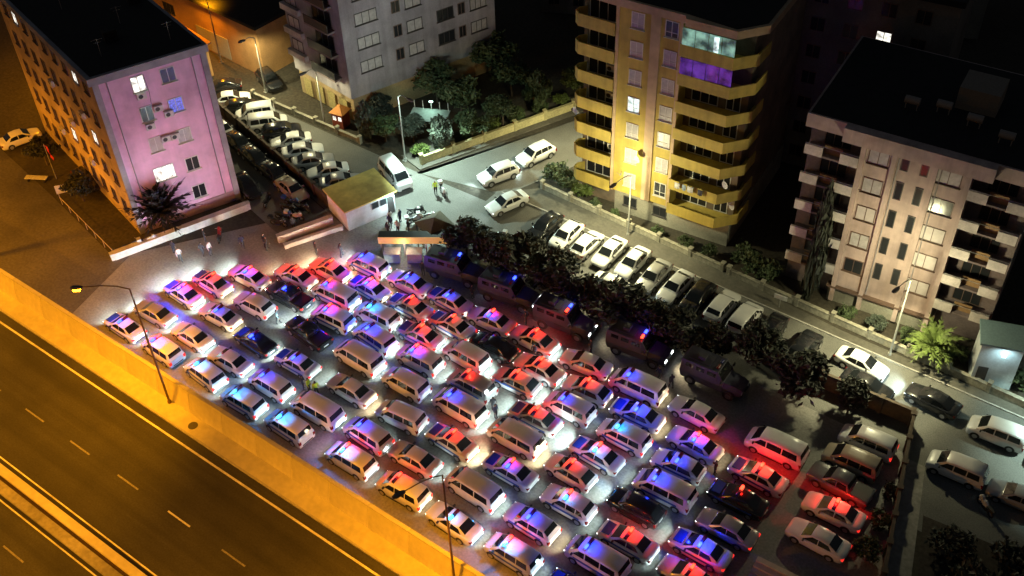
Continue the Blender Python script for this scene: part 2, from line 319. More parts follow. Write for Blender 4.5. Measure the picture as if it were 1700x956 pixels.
_proto = {}
def proto(kind, colour):
    if (kind, colour) in _proto: return _proto[(kind, colour)]
    sp = SPEC[kind]; pm = PAINT[colour]; P = []
    b = MB(); b.loft([body_ring(*s) for s in sp['body']])
    hw = sp['W']/2; wr = sp['wheel']
    for ax in sp['axle']:                       # wheel arches and sills in black trim
        for sd in (-1, 1):
            y = sd*(hw+0.004); n = 12; r = wr+0.065
            pts = [(ax+r*math.cos(math.pi*i/n), y, wr+r*math.sin(math.pi*i/n)*0.98) for i in range(n+1)]
            b.plate(pts if sd < 0 else pts[::-1], 0.004, 1)
    for sd in (-1, 1):
        b.box(sp['axle'][1]+wr+.1, sp['axle'][0]-wr-.1, *sorted((sd*(hw-0.02), sd*(hw+0.012))), .2, .30, 1)
    L2 = sp['L']/2
    b.box(L2-.10, L2+.012, -.50, .50, .30, .46, 1); b.box(-L2-.012, -L2+.1, -.55, .55, .36, .47, 1)
    if sp.get('bed'): b.box(-2.36, -1.06, -.74, .74, 1.0, 1.095, 1)
    P.append(('body', b.mesh('body', [pm, trim]), (0, 0, 0), None))
    g = MB(); gs = sp['gh']; belt = sp['belt']
    g.loft([gh_ring(*s, belt) for s in gs], closed=False)
    P.append(('cabin', g.mesh('cabin', pm), (0, 0, 0), None))
    def yside(x, t):
        for a, c in zip(gs, gs[1:]):
            if c[0] <= x <= a[0]:
                k = (a[0]-x)/(a[0]-c[0]); zt = a[1]+(c[1]-a[1])*k; hb = a[2]+(c[2]-a[2])*k; ht = a[3]+(c[3]-a[3])*k
                z1 = max(zt-0.07, belt+.002); f = t*0.9+0.05
                return hb+(ht-hb)*f, belt+(z1-belt)*f
    for sd in (-1, 1):
        for poly in sp['sides']:
            w = MB(); pts = []
            for x, t in poly:
                y, z = yside(x, t); pts.append((x, sd*y, z))
            w.plate(pts if sd > 0 else pts[::-1], 0.014)
            P.append(('side_window', w.mesh('side_window', glass), (0, 0, 0), None))
    def screen(a, c, f0, f1, name, flip):
        w = MB(); q = []
        for f, s in ((f0, -1), (f0, 1), (f1, 1), (f1, -1)):
            x = a[0]+(c[0]-a[0])*f; z = a[1]+(c[1]-a[1])*f+0.012; y = (a[3]+(c[3]-a[3])*f)*0.90
            q.append((x, s*y, z))
        w.plate(q if not flip else q[::-1], 0.012)
        P.append((name, w.mesh(name, glass), (0, 0, 0), None))
    screen(gs[0], gs[1], .08, .95, 'windscreen', False)
    screen(gs[-1], gs[-2], .12 if kind in ('sedan', 'hatch') else .3, .92, 'rear_window', True)
    wm = MB(); n = 14; w_ = 0.2
    def disc(y, r): return [(r*math.cos(2*math.pi*i/n), y, r*math.sin(2*math.pi*i/n)) for i in range(n)]
    wm.loft([disc(-w_/2, wr-.03), disc(-w_/2+.02, wr), disc(w_/2-.02, wr), disc(w_/2, wr-.03)], 0, True, True)
    for s in (-1, 1):
        d1 = disc(s*(w_/2+.006), wr*.66); wm.add(d1, [tuple(range(n)) if s < 0 else tuple(range(n-1, -1, -1))], 1)
    wme = wm.mesh('wheel', [tyre, rim])
    for ax in sp['axle']:
        for s in (-1, 1): P.append(('wheel', wme, (ax, s*(hw-.085), wr), None))
    B0 = sp['body'][1]; zl = B0[2]-.09
    for s in (-1, 1):
        h = MB(); h.loft([[(B0[0]+.03, s*.40, zl-.05), (B0[0]+.03, s*.40, zl+.05), (B0[0]-.02, s*B0[3], zl+.06), (B0[0]-.02, s*B0[3], zl-.05)],
                          [(B0[0]-.12, s*.40, zl-.05), (B0[0]-.12, s*.40, zl+.06), (B0[0]-.2, s*(B0[3]+.055), zl+.09), (B0[0]-.2, s*(B0[3]+.055), zl-.05)]], 0, False)
        P.append(('headlight', h.mesh('headlight', head_off), (0, 0, 0), 'head'))
    T0 = sp['body'][-2]; zt = T0[2]-.2; tall = .28 if kind in ('mini', 'van', 'suv') else .1
    for s in (-1, 1):
        h = MB(); x0 = -L2; y0, y1 = sorted((s*(T0[3]-.22), s*(T0[3]+.005))); h.box(x0-.014, x0+.16, y0, y1, zt-tall, zt+.07)
        P.append(('tail_light', h.mesh('tail_light', tail_off), (0, 0, 0), 'tail'))
    for s in (-1, 1):
        h = MB(); y0, y1 = sorted((s*(hw-.05), s*(hw+.14))); h.box(gs[0][0]-.42, gs[0][0]-.30, y0, y1, belt+.0, belt+.14)
        P.append(('mirror', h.mesh('mirror', pm if colour != 'white' else trim), (0, 0, 0), None))
    h = MB(); h.box(-L2-.03, -L2+.05, -.26, .26, .62, .73); P.append(('number_plate', h.mesh('number_plate', plate), (0, 0, 0), None))
    _proto[(kind, colour)] = P
    return P
_vis = {}
def remat(me, m):
    k = (me.name, m.name)
    if k not in _vis:
        c = me.copy(); c.materials[0] = m; _vis[k] = c
    return _vis[k]
_bm = MB(); _bm.box(-.13, .13, -.56, .56, 0, .05); _bm.box(-.1, .1, -.1, .1, .05, .13); bar_me = _bm.mesh('light_bar', trim)
_lm = MB(); _r = lambda y, k: [(-.12*k, y, .0), (.12*k, y, .0), (.11*k, y, .09), (.06*k, y, .125), (-.06*k, y, .125), (-.11*k, y, .09)]
_lm.loft([_r(-.22, .8), _r(-.18, 1), _r(.18, 1), _r(.22, .8)], 0, False)
lens_me = {k: _lm.mesh('lens', m) for k, m in LENS.items()}
_sm = MB(); 
def vehicle(kind, colour, x, y, yaw, label, cat, group, bar=None, heads=0, tails=False, headcol=HEAD, name=None, power=1.0, stripe=False, z=0.0, scale=1.0):
    nm = name or {'sedan': 'saloon_car', 'hatch': 'hatchback_car', 'suv': 'sport_utility_car', 'mini': 'minivan', 'van': 'van', 'pickup': 'pickup_truck'}[kind]
    t = thing(nm, label, cat, (x, y, z), yaw, group)
    sp = SPEC[kind]
    for pn_, me, loc, role in proto(kind, colour):
        if role == 'head' and heads: me = remat(me, head_on)
        if role == 'tail' and tails: me = remat(me, tail_on)
        ob(pn_, me, t, loc)
    t.scale = (scale,)*3
    if heads:
        for sd in (-1, 1): lamp('headlamp_light', 'SPOT', (sp['L']/2+.06, sd*.6, .66), P_HEAD*heads*.5, headcol, t, 0.2, R(130), 0.85, (R(sd*-14), R(-78), 0))
    if stripe:
        s_ = MB(); hw = sp['W']/2
        for sd in (-1, 1): s_.box(-1.5, 1.5, *sorted((sd*(hw-.01), sd*(hw+.014))), .62 if kind == 'sedan' else .72, .78 if kind == 'sedan' else .92)
        if kind == 'sedan': s_.box(1.25, 1.9, -.55, .55, .7, .905)
        part('stripe', s_, policeblue, t)
    if bar is not None:
        zt = max(s[1] for s in sp['gh'])+.015
        lb = ob('light_bar', bar_me, t, (sp['bar'], 0, zt))
        for y_, k in ((-.33, 'r' if 'r' in bar else 'R'), (.33, 'c' if 'c' in bar else ('b' if 'b' in bar else 'B'))):
            ob('lens', lens_me[k], lb, (0, y_, .05))
            if k in LCOL:
                lamp('beacon_light', 'POINT', (0, y_, .26), P_BAR*power*{'c': 2.2, 'b': 1.9, 'r': 1.0}[k], LCOL[k], lb, 0.09)
                lamp('beacon_beam', 'SPOT', (0, y_*.9, .62), P_BAR*4.2*power*{'c': 2.0, 'b': 2.0, 'r': 1.0}[k], LCOL[k], lb, 0.1, R(142), 0.6)
    return t

LOT = [  # row, kind, paint, beacon, x, y, headlight strength
 ('A','sedan','white','b',-72.2,35.6,.7),('A','mini','white','rb',-67.1,35.6,.6),('A','mini','white','c',-61.7,35.8,.4),('A','mini','white','c',-56.7,35.5,.5),('A','mini','white','c',-51.6,35.7,.9),
 ('A','mini','white','rc',-45.1,36.1,.3),('A','mini','white','r',-39.8,36.3,.25),('A','sedan','white','c',-34.7,36.3,.8),('A','mini','white','rc',-29.4,36.5,.9),('A','sedan','black','b',-24.0,36.7,.6),
 ('B','sedan','silver',None,-71.4,38.4,.7),('B','sedan','white',None,-66.3,38.3,.8),('B','sedan','white',None,-61.2,38.2,.7),('B','mini','white','b',-56.2,38.2,.9),('B','van','white',None,-50.9,38.4,.9),
 ('B','mini','white','b',-45.8,38.8,.8),('B','sedan','white',None,-41.0,39.2,1),('B','van','white',None,-35.3,39.5,.9),('B','suv','white','b',-29.9,39.5,.9),('B','van','white','b',-24.2,39.7,.8),
 ('C','sedan','white','rb',-71.3,41.6,.9),('C','sedan','white','b',-66.2,41.6,.8),('C','sedan','black','b',-61.2,41.1,.4),('C','sedan','white','b',-56.2,41.3,.7),('C','sedan','white',None,-50.2,41.7,.9),
 ('C','mini','white',None,-44.7,41.9,.9),('C','sedan','white','r',-39.8,42.3,1),('C','sedan','white','rb',-34.1,42.6,1),('C','suv','white','rc',-28.7,42.6,.9),('C','sedan','white','r',-23.2,42.4,.8),('C','sedan','white','r',-18.1,42.3,.6),
 ('D','sedan','white','r',-70.2,44.2,1),('D','suv','white',None,-64.6,44.4,.9),('D','pickup','black',None,-57.9,44.6,.5),('D','van','white',None,-52.1,44.8,.8),('D','mini','white',None,-46.9,44.9,.9),
 ('D','van','white','b',-41.5,45.4,.9),('D','van','white',None,-35.7,45.4,1),('D','hatch','white','r',-30.3,45.2,.9),('D','suv','black',None,-24.3,45.3,.7),('D','sedan','white','b',-18.5,44.9,.5),
 ('E','sedan','white','rb',-68.0,46.8,.9),('E','pickup','black','b',-62.9,47.1,.5),('E','mini','white','rb',-57.4,47.2,1),('E','mini','white','b',-52.6,47.4,1),('E','mini','white','rb',-47.6,47.7,.9),
 ('E','mini','silver','r',-42.1,47.9,.7),('E','sedan','white','r',-35.7,48.1,1),('E','sedan','white','rc',-29.5,47.8,.9),('E','van','white','b',-23.3,47.8,.8),('E','sedan','silver',None,-17.8,47.6,.3),
 ('F','sedan','white','r',-64.3,49.4,.9),('F','van','white','rb',-59.3,49.5,1),('F','mini','white','c',-54.4,49.7,1),('F','sedan','white','r',-49.6,50.1,1),('F','mini','white',None,-44.7,50.3,.9),
 ('F','hatch','white','r',-39.3,50.4,.9),('F','mini','white','b',-34.0,50.6,1),('F','mini','white','c',-28.8,50.6,.9),('F','hatch','white','b',-23.7,50.5,.6),('F','sedan','black','r',-18.5,50.4,.2),
 ('G','sedan','white','r',-62.3,51.9,.8),('G','sedan','white','rb',-57.5,52.1,1),('G','sedan','white','r',-52.8,52.3,1),('G','sedan','white','r',-48.1,52.6,1),('G','sedan','black',None,-43.4,52.7,.6),
 ('G','sedan','white','r',-38.6,52.8,.9),('G','hatch','white','r',-34.0,53.0,.9),('G','sedan','white','b',-29.2,53.2,.9),('G','sedan','white','rb',-23.8,53.2,.7),('G','sedan','white','r',-18.3,53.3,.3),
 ('H','mini','white','b',-59.6,54.4,.9),('H','sedan','white','b',-54.9,54.8,.9),('H','sedan','white','b',-50.3,55.0,.9),('H','sedan','white','rb',-45.6,55.1,.7),('H','sedan','white','r',-41.0,55.3,.7),
 ('H','sedan','white',None,-35.8,55.6,.8),('H','van','white','b',-30.6,55.8,.7),('H','sedan','white',None,-25.2,56.1,.5),('H','van','white',None,-18.3,56.5,0),
 ('R','sedan','white','r',-12.1,53.5,0),('R','sedan','white',None,-12.0,50.6,0),('R','pickup','grey',None,-12.7,56.1,0),('R','mini','tan',None,-12.9,58.6,0),('R','mini','white',None,-12.8,61.2,0)]
ROWN = {'A': 'row along the orange wall', 'B': 'second row from the orange wall', 'C': 'third row from the orange wall', 'D': 'fourth row from the orange wall',
        'E': 'fifth row from the orange wall', 'F': 'sixth row from the orange wall', 'G': 'seventh row from the orange wall', 'H': 'row nearest the armoured trucks', 'R': 'dim'}
KN = {'sedan': 'saloon', 'hatch': 'hatchback', 'suv': 'off-roader', 'mini': 'minivan', 'van': 'van', 'pickup': 'pickup'}
CATN = {'sedan': 'car', 'hatch': 'car', 'suv': 'car', 'mini': 'minivan', 'van': 'van', 'pickup': 'pickup'}
RLAB = ['white saloon glowing red in the dim right corner of the lot', 'pale saloon below the red-lit saloon in the dim right corner', 'dark pickup between the red saloon and the tan minivan',
        'tan minivan in the dim right corner of the lot', 'pale minivan parked last against the lot\'s dark right fence']
cnt = {}
rj = random.Random(3)
for row, kind, colr, bar, x, y, hd in LOT:
    k = cnt.get(row, 0); cnt[row] = k+1
    if row == 'R': lab = RLAB[k]
    else:
        lt = {'r': 'red-lit ', 'b': 'blue-lit ', 'c': 'blue-lit ', 'rb': 'red-and-blue-lit ', 'rc': 'red-and-blue-lit '}.get(bar, 'unlit ')
        lab = lt + colr + ' ' + ('police ' if bar else '') + KN[kind] + ', ' + ordinal(k) + ' from front in the ' + ROWN[row]
    yaw = math.pi + R(rj.uniform(-2.6, 2.6)) + (R(rj.choice((-4, 3))) if rj.random() < .12 else 0)
    vehicle(kind, colr, x+rj.uniform(-.08, .08), y+rj.uniform(-.05, .05), yaw, lab, CATN[kind], 'vehicles drawn up in rows in the lot', bar, hd*{'A': .5, 'B': .7, 'H': .7}.get(row, 1.2)*(.5 if x > -24 else 1)*rj.choice((.12,.5,.8,1.1,1.6))*rj.uniform(.8, 1.2),
            rj.random() < .25, HEADWARM if rj.random() < (.6 if row in 'GH' else .28) else HEAD, scale=(1.0 if x < -55 else 1.035) if kind in ('sedan','hatch') else (.97 if x < -55 else 1.0), stripe=bool(bar) and rj.random() < .6, power=rj.choice((.25,.7,1.0,1.5,2.0))*(2.4 if row in 'R' or (row == 'G' and k == 9) or 0 else (6.0 if k == 0 and row in 'CDEFG' else 1)))

# cars outside the lot: kind, paint, x, y, yaw in degrees, label, headlights, police
PAV = 'cars parked along the streets'
STREET = [
 ('sedan','black',-49.3,68.7,-90,'black saloon parked first from the junction beside the pavement',0,0),
 ('hatch','white',-46.8,68.8,-90,'white hatchback next to the black saloon nearest the junction',0,0),
 ('hatch','white',-44.4,68.8,90,'white hatchback parked nose-in, third from the junction',0,0),
 ('sedan','white',-42.0,69.0,-90,'white saloon parked fourth from the junction near the lamp post',0,0),
 ('sedan','white',-39.4,69.0,-90,'white saloon parked directly behind the blue-striped police car',0,0),
 ('sedan','white',-39.0,65.3,2,'white police saloon with blue stripes stopped along the side street',0.05,1),
 ('sedan','silver',-36.8,68.5,-90,'silver saloon parked between two white saloons by the striped police car',0,0),
 ('sedan','white',-34.4,68.4,-92,'white saloon parked just before the black off-roader',0,0),
 ('suv','black',-32.0,68.2,-90,'black off-roader between white saloon and white estate on the street',0,0),
 ('suv','white',-29.6,68.4,90,'white off-roader parked nose-in beside the white minivan',0,0),
 ('mini','white',-27.2,68.1,90,'white minivan parked nose-in at the end of the white cars',0,0),
 ('sedan','black',-24.7,68.0,-90,'black saloon in the shade of the street tree',0,0),
 ('suv','black',-21.4,67.9,88,'lone black off-roader parked nose-in on the street',0,0),
 ('sedan','white',-16.6,69.0,-2,'white saloon parked along the kerb by the palm lamp post',0,0),
 ('sedan','black',-15.2,66.8,-2,'black saloon double-parked next to the kerbside white saloon',0.05,0),
 ('sedan','black',-10.2,68.4,176,'black saloon with its headlights on near the palm',0.22,0),
 ('mini','white',-4.8,67.9,184,'white minivan parked below the bright booth at the kerb',0,0),
 ('mini','white',-6.1,62.6,183,'cream-lit white minivan alone in the middle of the right street',0,0),
 ('sedan','silver',-1.4,62.7,184,'silver saloon behind the minivan at the right street edge',0,0),
 ('sedan','white',0.3,67.6,184,'white car cut off at the right picture edge',0,0),
 ('van','white',-66.9,66.7,-23,'white van parked behind the guard house',0,0),
 ('sedan','white',-54.6,69.6,-110,'old white saloon driving out of the junction',0.03,0),
 ('suv','white',-58.2,72.9,-113,'white estate with headlights turning into the junction',0.12,0),
 ('suv','white',-57.0,77.9,-106,'white off-roader with headlights coming down the cross street',0.3,0),
 ('suv','black',-91.4,72.4,-20,'dark off-roader under the lamp at the far end of the left street',0,0),
 ('sedan','white',-105.9,48.4,73,'white saloon parked far beside the pink block',0,0),
 ('sedan','black',-93.4,48.0,-8,'dark saloon parked near the entrance of the pink block',0,0)]
LC = [('sedan','black'),('sedan','white'),('hatch','black'),('mini','white'),('mini','white'),('suv','black'),('sedan','white'),('sedan','white'),('sedan','silver'),('sedan','white'),('sedan','silver')]
LP = [(-95.0,68.0),(-92.2,66.8),(-90.0,66.4),(-87.6,66.2),(-85.1,65.7),(-82.6,65.4),(-80.5,64.7),(-78.1,64.1),(-75.9,63.4),(-73.3,62.9),(-70.9,62.4)]
for k, ((kd, cl), (x, y)) in enumerate(zip(LC, LP)):
    STREET.append((kd, cl, x, y+0.3, 50 if k % 3 else 230, cl+' '+KN[kd]+', '+ordinal(k)+' from the far end outside the brown fence', 0, 0))
MC = [('sedan','silver',-88.4,62.6),('sedan','black',-85.0,61.9),('sedan','black',-81.4,61.0),('sedan','black',-77.8,60.2),('sedan','tan',-74.2,59.2),('sedan','black',-78.6,57.0)]
for k, (kd, cl, x, y) in enumerate(MC):
    STREET.append((kd, cl, x, y-.35, -13 if k < 5 else -20, (cl if cl != 'tan' else 'beige')+' '+KN[kd]+', '+ordinal(k)+' from the far end inside the yard fence', 0, 0))
for kd, cl, x, y, a, lab, hd, pol in STREET:
    vehicle(kd, cl, x, y, R(a), lab, CATN[kd], PAV, 'n' if pol else None, hd*(6 if hd > .1 else 3), False, HEAD, stripe=bool(pol), z=0.004)

# armoured police trucks
arm_glass = glass
def armoured(x, y, yaw, label, red, blue, hd):
    t = thing('armoured_truck', label, 'armoured truck', (x, y, 0), yaw, 'armoured trucks along the trees')
    nv = PAINT['navy']
    h = MB()
    def rg(x_, zb, zm, zt, wb, wm, wt): return [(x_,-wb,zb),(x_,-wm,zm),(x_,-wt,zt),(x_,wt,zt),(x_,wm,zm),(x_,wb,zb)]
    h.loft([rg(-2.75,.75,1.35,2.35,1.0,1.15,.9), rg(-2.6,.55,1.35,2.5,1.05,1.18,.92), rg(.55,.55,1.35,2.5,1.05,1.18,.92), rg(1.15,.55,1.35,1.62,1.05,1.16,1.0)], 0, False)
    part('hull', h, nv, t)
    b = MB(); b.loft([rg(1.152,.6,1.2,1.56,.95,1.1,.85), rg(2.3,.6,1.15,1.42,.9,1.0,.72), rg(2.75,.7,1.05,1.25,.8,.88,.66)], 0, False)
    b.box(2.70, 2.82, -.9, .9, .55, .78, 1); part('bonnet', b, [nv, trim], t)
    r = MB(); r.box(-2.2, -.3, -.6, .6, 2.505, 2.56); r.box(-1.5, -.9, -.35, .35, 2.56, 2.86); part('roof_hatch', r, nv, t)
    w = MB(); w.plate([(.62,-.84,2.42),(1.10,-.93,1.72),(1.10,.93,1.72),(.62,.84,2.42)], .014); part('windscreen', w, glass, t)
    for s in (-1, 1):
        for x0, x1 in ((-.35,.45),(-1.35,-.6),(-2.3,-1.6)):
            q = [(x0, s*1.05, 1.82),(x1, s*1.05, 1.82),(x1, s*.965, 2.27),(x0, s*.965, 2.27)]
            w = MB(); w.plate(q if s < 0 else q[::-1], .02); part('side_window', w, glass, t)
        d = MB(); d.box(-.5,.6,*sorted((s*1.06, s*1.195)),1.28,1.34); part('door_step', d, trim, t)
    wm = MB(); n = 16
    def disc(y_, r_): return [(r_*math.cos(2*math.pi*i/n), y_, r_*math.sin(2*math.pi*i/n)) for i in range(n)]
    wm.loft([disc(-.16,.46),disc(-.13,.5),disc(.13,.5),disc(.16,.46)])
    for s in (-1, 1): wm.add(disc(s*.166,.27), [tuple(range(n)) if s < 0 else tuple(range(n-1,-1,-1))], 1)
    wme = wm.mesh('wheel', [tyre, mat('steel rim', (.2,.2,.22), .5, metal=.5)])
    for ax in (1.75,-1.75):
        for s in (-1,1): ob('wheel', wme, t, (ax, s*1.0, .5))
    for s in (-1,1):
        q = MB(); q.box(2.74,2.80,*sorted((s*.5,s*.8)),.92,1.1); part('headlight', q, head_on if hd else head_off, t)
        q = MB(); q.box(-2.80,-2.72,*sorted((s*.7,s*.95)),1.2,1.4); part('tail_light', q, tail_off, t)
        q = MB(); q.box(1.0,1.12,*sorted((s*1.15,s*1.45)),1.7,1.95); part('mirror', q, trim, t)
    if hd: lamp('headlamp_light', 'SPOT', (2.9,0,1.0), P_HEAD*hd, HEADWARM, t, .3, R(120), .9, (0, R(-80), 0))
    lb = ob('light_bar', bar_me, t, (.35, 0, 2.50))
    for y_, k in ((-.33, 'r' if red else 'R'), (.33, 'b' if blue else 'B')):
        ob('lens', lens_me[k], lb, (0, y_, .05))
        if k in LCOL: lamp('beacon_light', 'POINT', (0, y_, .4), P_BAR*.6, LCOL[k], lb, .09)
for x, y, a, lab, r_, b_, hd in ((-52.3,58.5,12,'dark blue armoured truck first in line, nearest the gate canopy',0,1,.5),(-46.2,58.8,8,'dark blue armoured truck second in line under the trees',0,1,.6),
        (-40.0,58.7,6,'dark blue armoured truck third in line with red and blue beacons',1,1,.25),(-32.9,59.7,6,'dark blue armoured truck fourth in line lighting the ground yellow',1,1,.7),
        (-25.9,60.3,3,'dark unlit armoured truck last in line near the lot fence',0,0,0)):
    armoured(x, y, R(a), lab, r_, b_, hd)

# ------------------------------------------------------------------ buildings
def win_meshes(w, h, style, _c={}):
    k = (round(w,2), round(h,2), style)
    if k in _c: return _c[k]
    f = MB(); t = .07
    f.box(-w/2-t, -w/2, -.06, .04, -h/2-t, h/2+t); f.box(w/2, w/2+t, -.06, .04, -h/2-t, h/2+t)
    f.box(-w/2, w/2, -.06, .04, h/2, h/2+t); f.box(-w/2, w/2, -.06, .04, -h/2-t, -h/2)
    n = 1 if w < .7 else (2 if w < 1.9 else 3)
    for i in range(1, n): x = -w/2 + w*i/n; f.box(x-.03, x+.03, -.05, .035, -h/2, h/2)
    if style in ('frame_t',): f.box(-w/2, w/2, -.048, .03, -h/2+h*.3-.025, -h/2+h*.3+.025)
    p = MB(); p.box(-w/2, w/2, -.02, .03, -h/2, h/2)
    s = MB(); s.box(-w/2-.15, w/2+.15, -.16, .04, -h/2-.13, -h/2-.073)
    _c[k] = (f, p, s, {}); return _c[k]
frame_white = mat('white window frame', (.68,.67,.64), .5, noise=.08)
frame_dark = mat('dark window frame', (.05,.045,.045), .5)
frame_brown = mat('brown window frame', (.14,.09,.07), .5)
wglass = mat('dark window glass', (.02,.022,.026), .18, noise=0)
curtain = mat('curtained window glass', (.42,.40,.40), .35, noise=.2, scale=2.5)
blindm = mat('roller shutter', (.5,.45,.44), .7, noise=.1, scale=2)
lit_cool = mat('lit cool window', (.5,.55,.55), .4, emit=(.75,1,1), estr=1.3, noise=.3, scale=2)
lit_white = mat('lit white window', (.5,.5,.5), .4, emit=(1,.97,.85), estr=1.6, noise=.3, scale=2)
lit_teal = mat('lit teal glazing', (.1,.2,.18), .15, emit=(.45,.85,.65), estr=.35, noise=.5, scale=1.2)
lit_purple = mat('lit purple glazing', (.05,.02,.1), .15, emit=(.2,.05,.6), estr=.35, noise=.5, scale=1.2)
lit_blue = mat('lit blue window', (.05,.05,.3), .3, emit=(.15,.2,1), estr=.6)
GL = {'g': wglass, 'c': curtain, 's': blindm, 'lc': lit_cool, 'lw': lit_white, 'lb': lit_blue}
def window(parent, ox, oy, ang, x, z, w, h, g='g', fr=None, style='frame', sill=True):
    f, p, s, cache = win_meshes(w, h, style); fr = fr or frame_white
    def get(mb_, nm, m):
        if (nm, m.name) not in cache: cache[(nm, m.name)] = mb_.mesh(nm, m)
        return cache[(nm, m.name)]
    o = ob('window', get(f, 'window', fr), parent, (ox+x*math.cos(ang), oy+x*math.sin(ang), z), ang)
    ob('pane', get(p, 'pane', GL[g]), o)
    if sill: ob('sill', get(s, 'sill', fr), o)
    return o
acm = MB(); acm.box(-.42,.42,-.36,-.03,-.3,.3); _n = 14
acm.add([(-.1+.22*math.cos(2*math.pi*i/_n), -.366, .22*math.sin(2*math.pi*i/_n)) for i in range(_n)], [tuple(range(_n))], 1)
acm.box(-.42,-.36,-.3,0,-.36,-.3); acm.box(.36,.42,-.3,0,-.36,-.3)
ac_me = acm.mesh('air_conditioner', [mat('air conditioner casing', (.55,.53,.5), .5), trim])
def aircon(parent, ox, oy, ang, x, z, label):
    # hung on the wall of its building: a thing of its own
    c, s = math.cos(parent.rotation_euler.z), math.sin(parent.rotation_euler.z)
    lx, ly = ox+x*math.cos(ang), oy+x*math.sin(ang)
    o = ob('air_conditioner', ac_me, None, (parent.location.x+lx*c-ly*s, parent.location.y+lx*s+ly*c, z), parent.rotation_euler.z+ang)
    return tag(o, label, 'air conditioner', 'air conditioners on the facades')

# --- pink block
PKA = R(67.5); pk = thing('apartment_building', 'five-storey block with pale front wall glowing pink above the lot', 'building', (-82.3, 45.5, 0), PKA)
sx, sy = math.cos(R(98.5)), math.sin(R(98.5)); D = 24
beacon_pinkwall = mat('lilac render tinted beacon pink', (.78,.46,.66), .8, noise=.06, scale=1.2, big=.12, streak=(1.6,1.6,.12), samp=.06)  # lilac paint pushed pinker in place of the beacons' red and blue wash
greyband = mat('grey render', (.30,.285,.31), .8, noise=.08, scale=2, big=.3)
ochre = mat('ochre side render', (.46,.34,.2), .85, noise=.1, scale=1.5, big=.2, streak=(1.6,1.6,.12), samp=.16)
roofm = mat('dark roof felt', (.012,.012,.013), .95, noise=.3, scale=2)
m_ = MB(); W_, H_ = 10.6, 17.2
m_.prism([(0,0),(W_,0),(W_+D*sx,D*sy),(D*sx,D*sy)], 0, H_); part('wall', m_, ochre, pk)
m_ = MB(); m_.box(.55, W_-.55, -.06, -.004, 1.25, H_-.0); part('front_panel', m_, beacon_pinkwall, pk)
m_ = MB(); m_.box(.0,.55,-.22,-.003,0,H_); part('corner_pier', m_, greyband, pk)
m_ = MB(); m_.box(W_-.55,W_+.02,-.22,-.003,0,H_); part('corner_pier', m_, greyband, pk)
m_ = MB(); m_.box(.553,W_-.553,-.12,-.003,0,1.245); part('plinth', m_, mat('pink plinth', (.42,.27,.34), .85, noise=.1), pk)
m_ = MB(); e = .3
m_.prism([(-e,-e),(W_+e,-e),(W_+D*sx+e,D*sy+e),(D*sx-e,D*sy+e)], H_+.003, H_+.75); rf = part('roof', m_, greyband, pk)
m_ = MB(); m_.prism([(.1,.1),(W_-.1,.1),(W_+D*sx-.1,D*sy-.1),(D*sx+.1,D*sy-.1)], H_+.753, H_+.80); part('roof_deck', m_, roofm, rf)
for k, (cx, cy) in enumerate(((3,5),(7,11))):
    m_ = MB(); m_.box(cx,cx+1.2,cy,cy+.9,H_+.8,H_+1.9); part('chimney', m_, roofm, rf)
for z, a, b in ((16.0,'lw','g'),(12.75,'g','lb'),(9.3,'s','c'),(2.6,None,'g')):
    if a: window(pk, 0, -.06, 0, 3.95, z, 1.1, 1.5, a, frame_white)
    window(pk, 0, -.06, 0, 6.75, z, 1.25, 1.4, b, frame_white)
window(pk, 0, -.06, 0, 3.95, 5.95, 1.9, 1.5, 'lw', frame_white); window(pk, 0, -.06, 0, 6.8, 5.95, 1.2, 1.4, 'g', frame_white)
for k, (x, z, wd_) in enumerate(((3.9,14.85,'top lit window'),(5.05,13.1,'row two, left of the blue window'),(5.85,12.2,'row two, below the blue window'),(3.9,11.5,'row two, under the dark window'),(4.95,9.7,'row three beside the shutter'),(5.85,9.65,'row three by the pale window'))):
    aircon(pk, 0, -.06, 0, x, z, 'small air conditioner on the pink wall, '+wd_)
SA = R(98.5)  # long side wall facing the highway: mirrored facade frame
def side_window(x, z, w, h, g):
    o = window(pk, 0, 0, SA+math.pi, -x, z, w, h, g, frame_brown)
for r_ in range(5):
    for c_ in range(9):
        z = 2.5+3.42*r_; x = 1.9+2.45*c_
        g = 'lw' if (c_, r_) in ((1,4),(7,4),(1,2),(4,1)) else 'g'
        side_window(x, z, 1.0, 1.35, g)
for k, (x, z) in enumerate(((5.6,11.4),(10.4,8.1),(8,4.6),(13,11.5),(15.4,4.6))):
    o = aircon(pk, 0, 0, SA+math.pi, -x, z, 'air conditioner on the ochre side wall of the pink block, '+ordinal(k)+' along')

pipe_m = mat('drainpipe', (.3,.27,.28), .5)
for x_ in (1.3, 9.2):
    m_ = MB(); m_.tube([(x_,-.13,1.3),(x_,-.13,H_)], .055, 8); part('drainpipe', m_, pipe_m, pk)
m_ = MB(); m_.tube([(4.4,-.1,11.7),(4.7,-.1,14.9),(4.6,-.1,16.8)], .02, 5); part('cable', m_, trim, pk)
for x_, y_ in ((2,3),(8.3,2.4),(5.2,8),(1.2,14)):
    m_ = MB(); m_.tube([(x_,y_,H_+.8),(x_,y_,H_+2.6)], .03, 6); m_.tube([(x_-.5,y_,H_+2.5),(x_+.5,y_,H_+2.5)], .015, 5); m_.tube([(x_-.35,y_,H_+2.2),(x_+.35,y_,H_+2.2)], .015, 5); part('aerial', m_, pipe_m, rf)
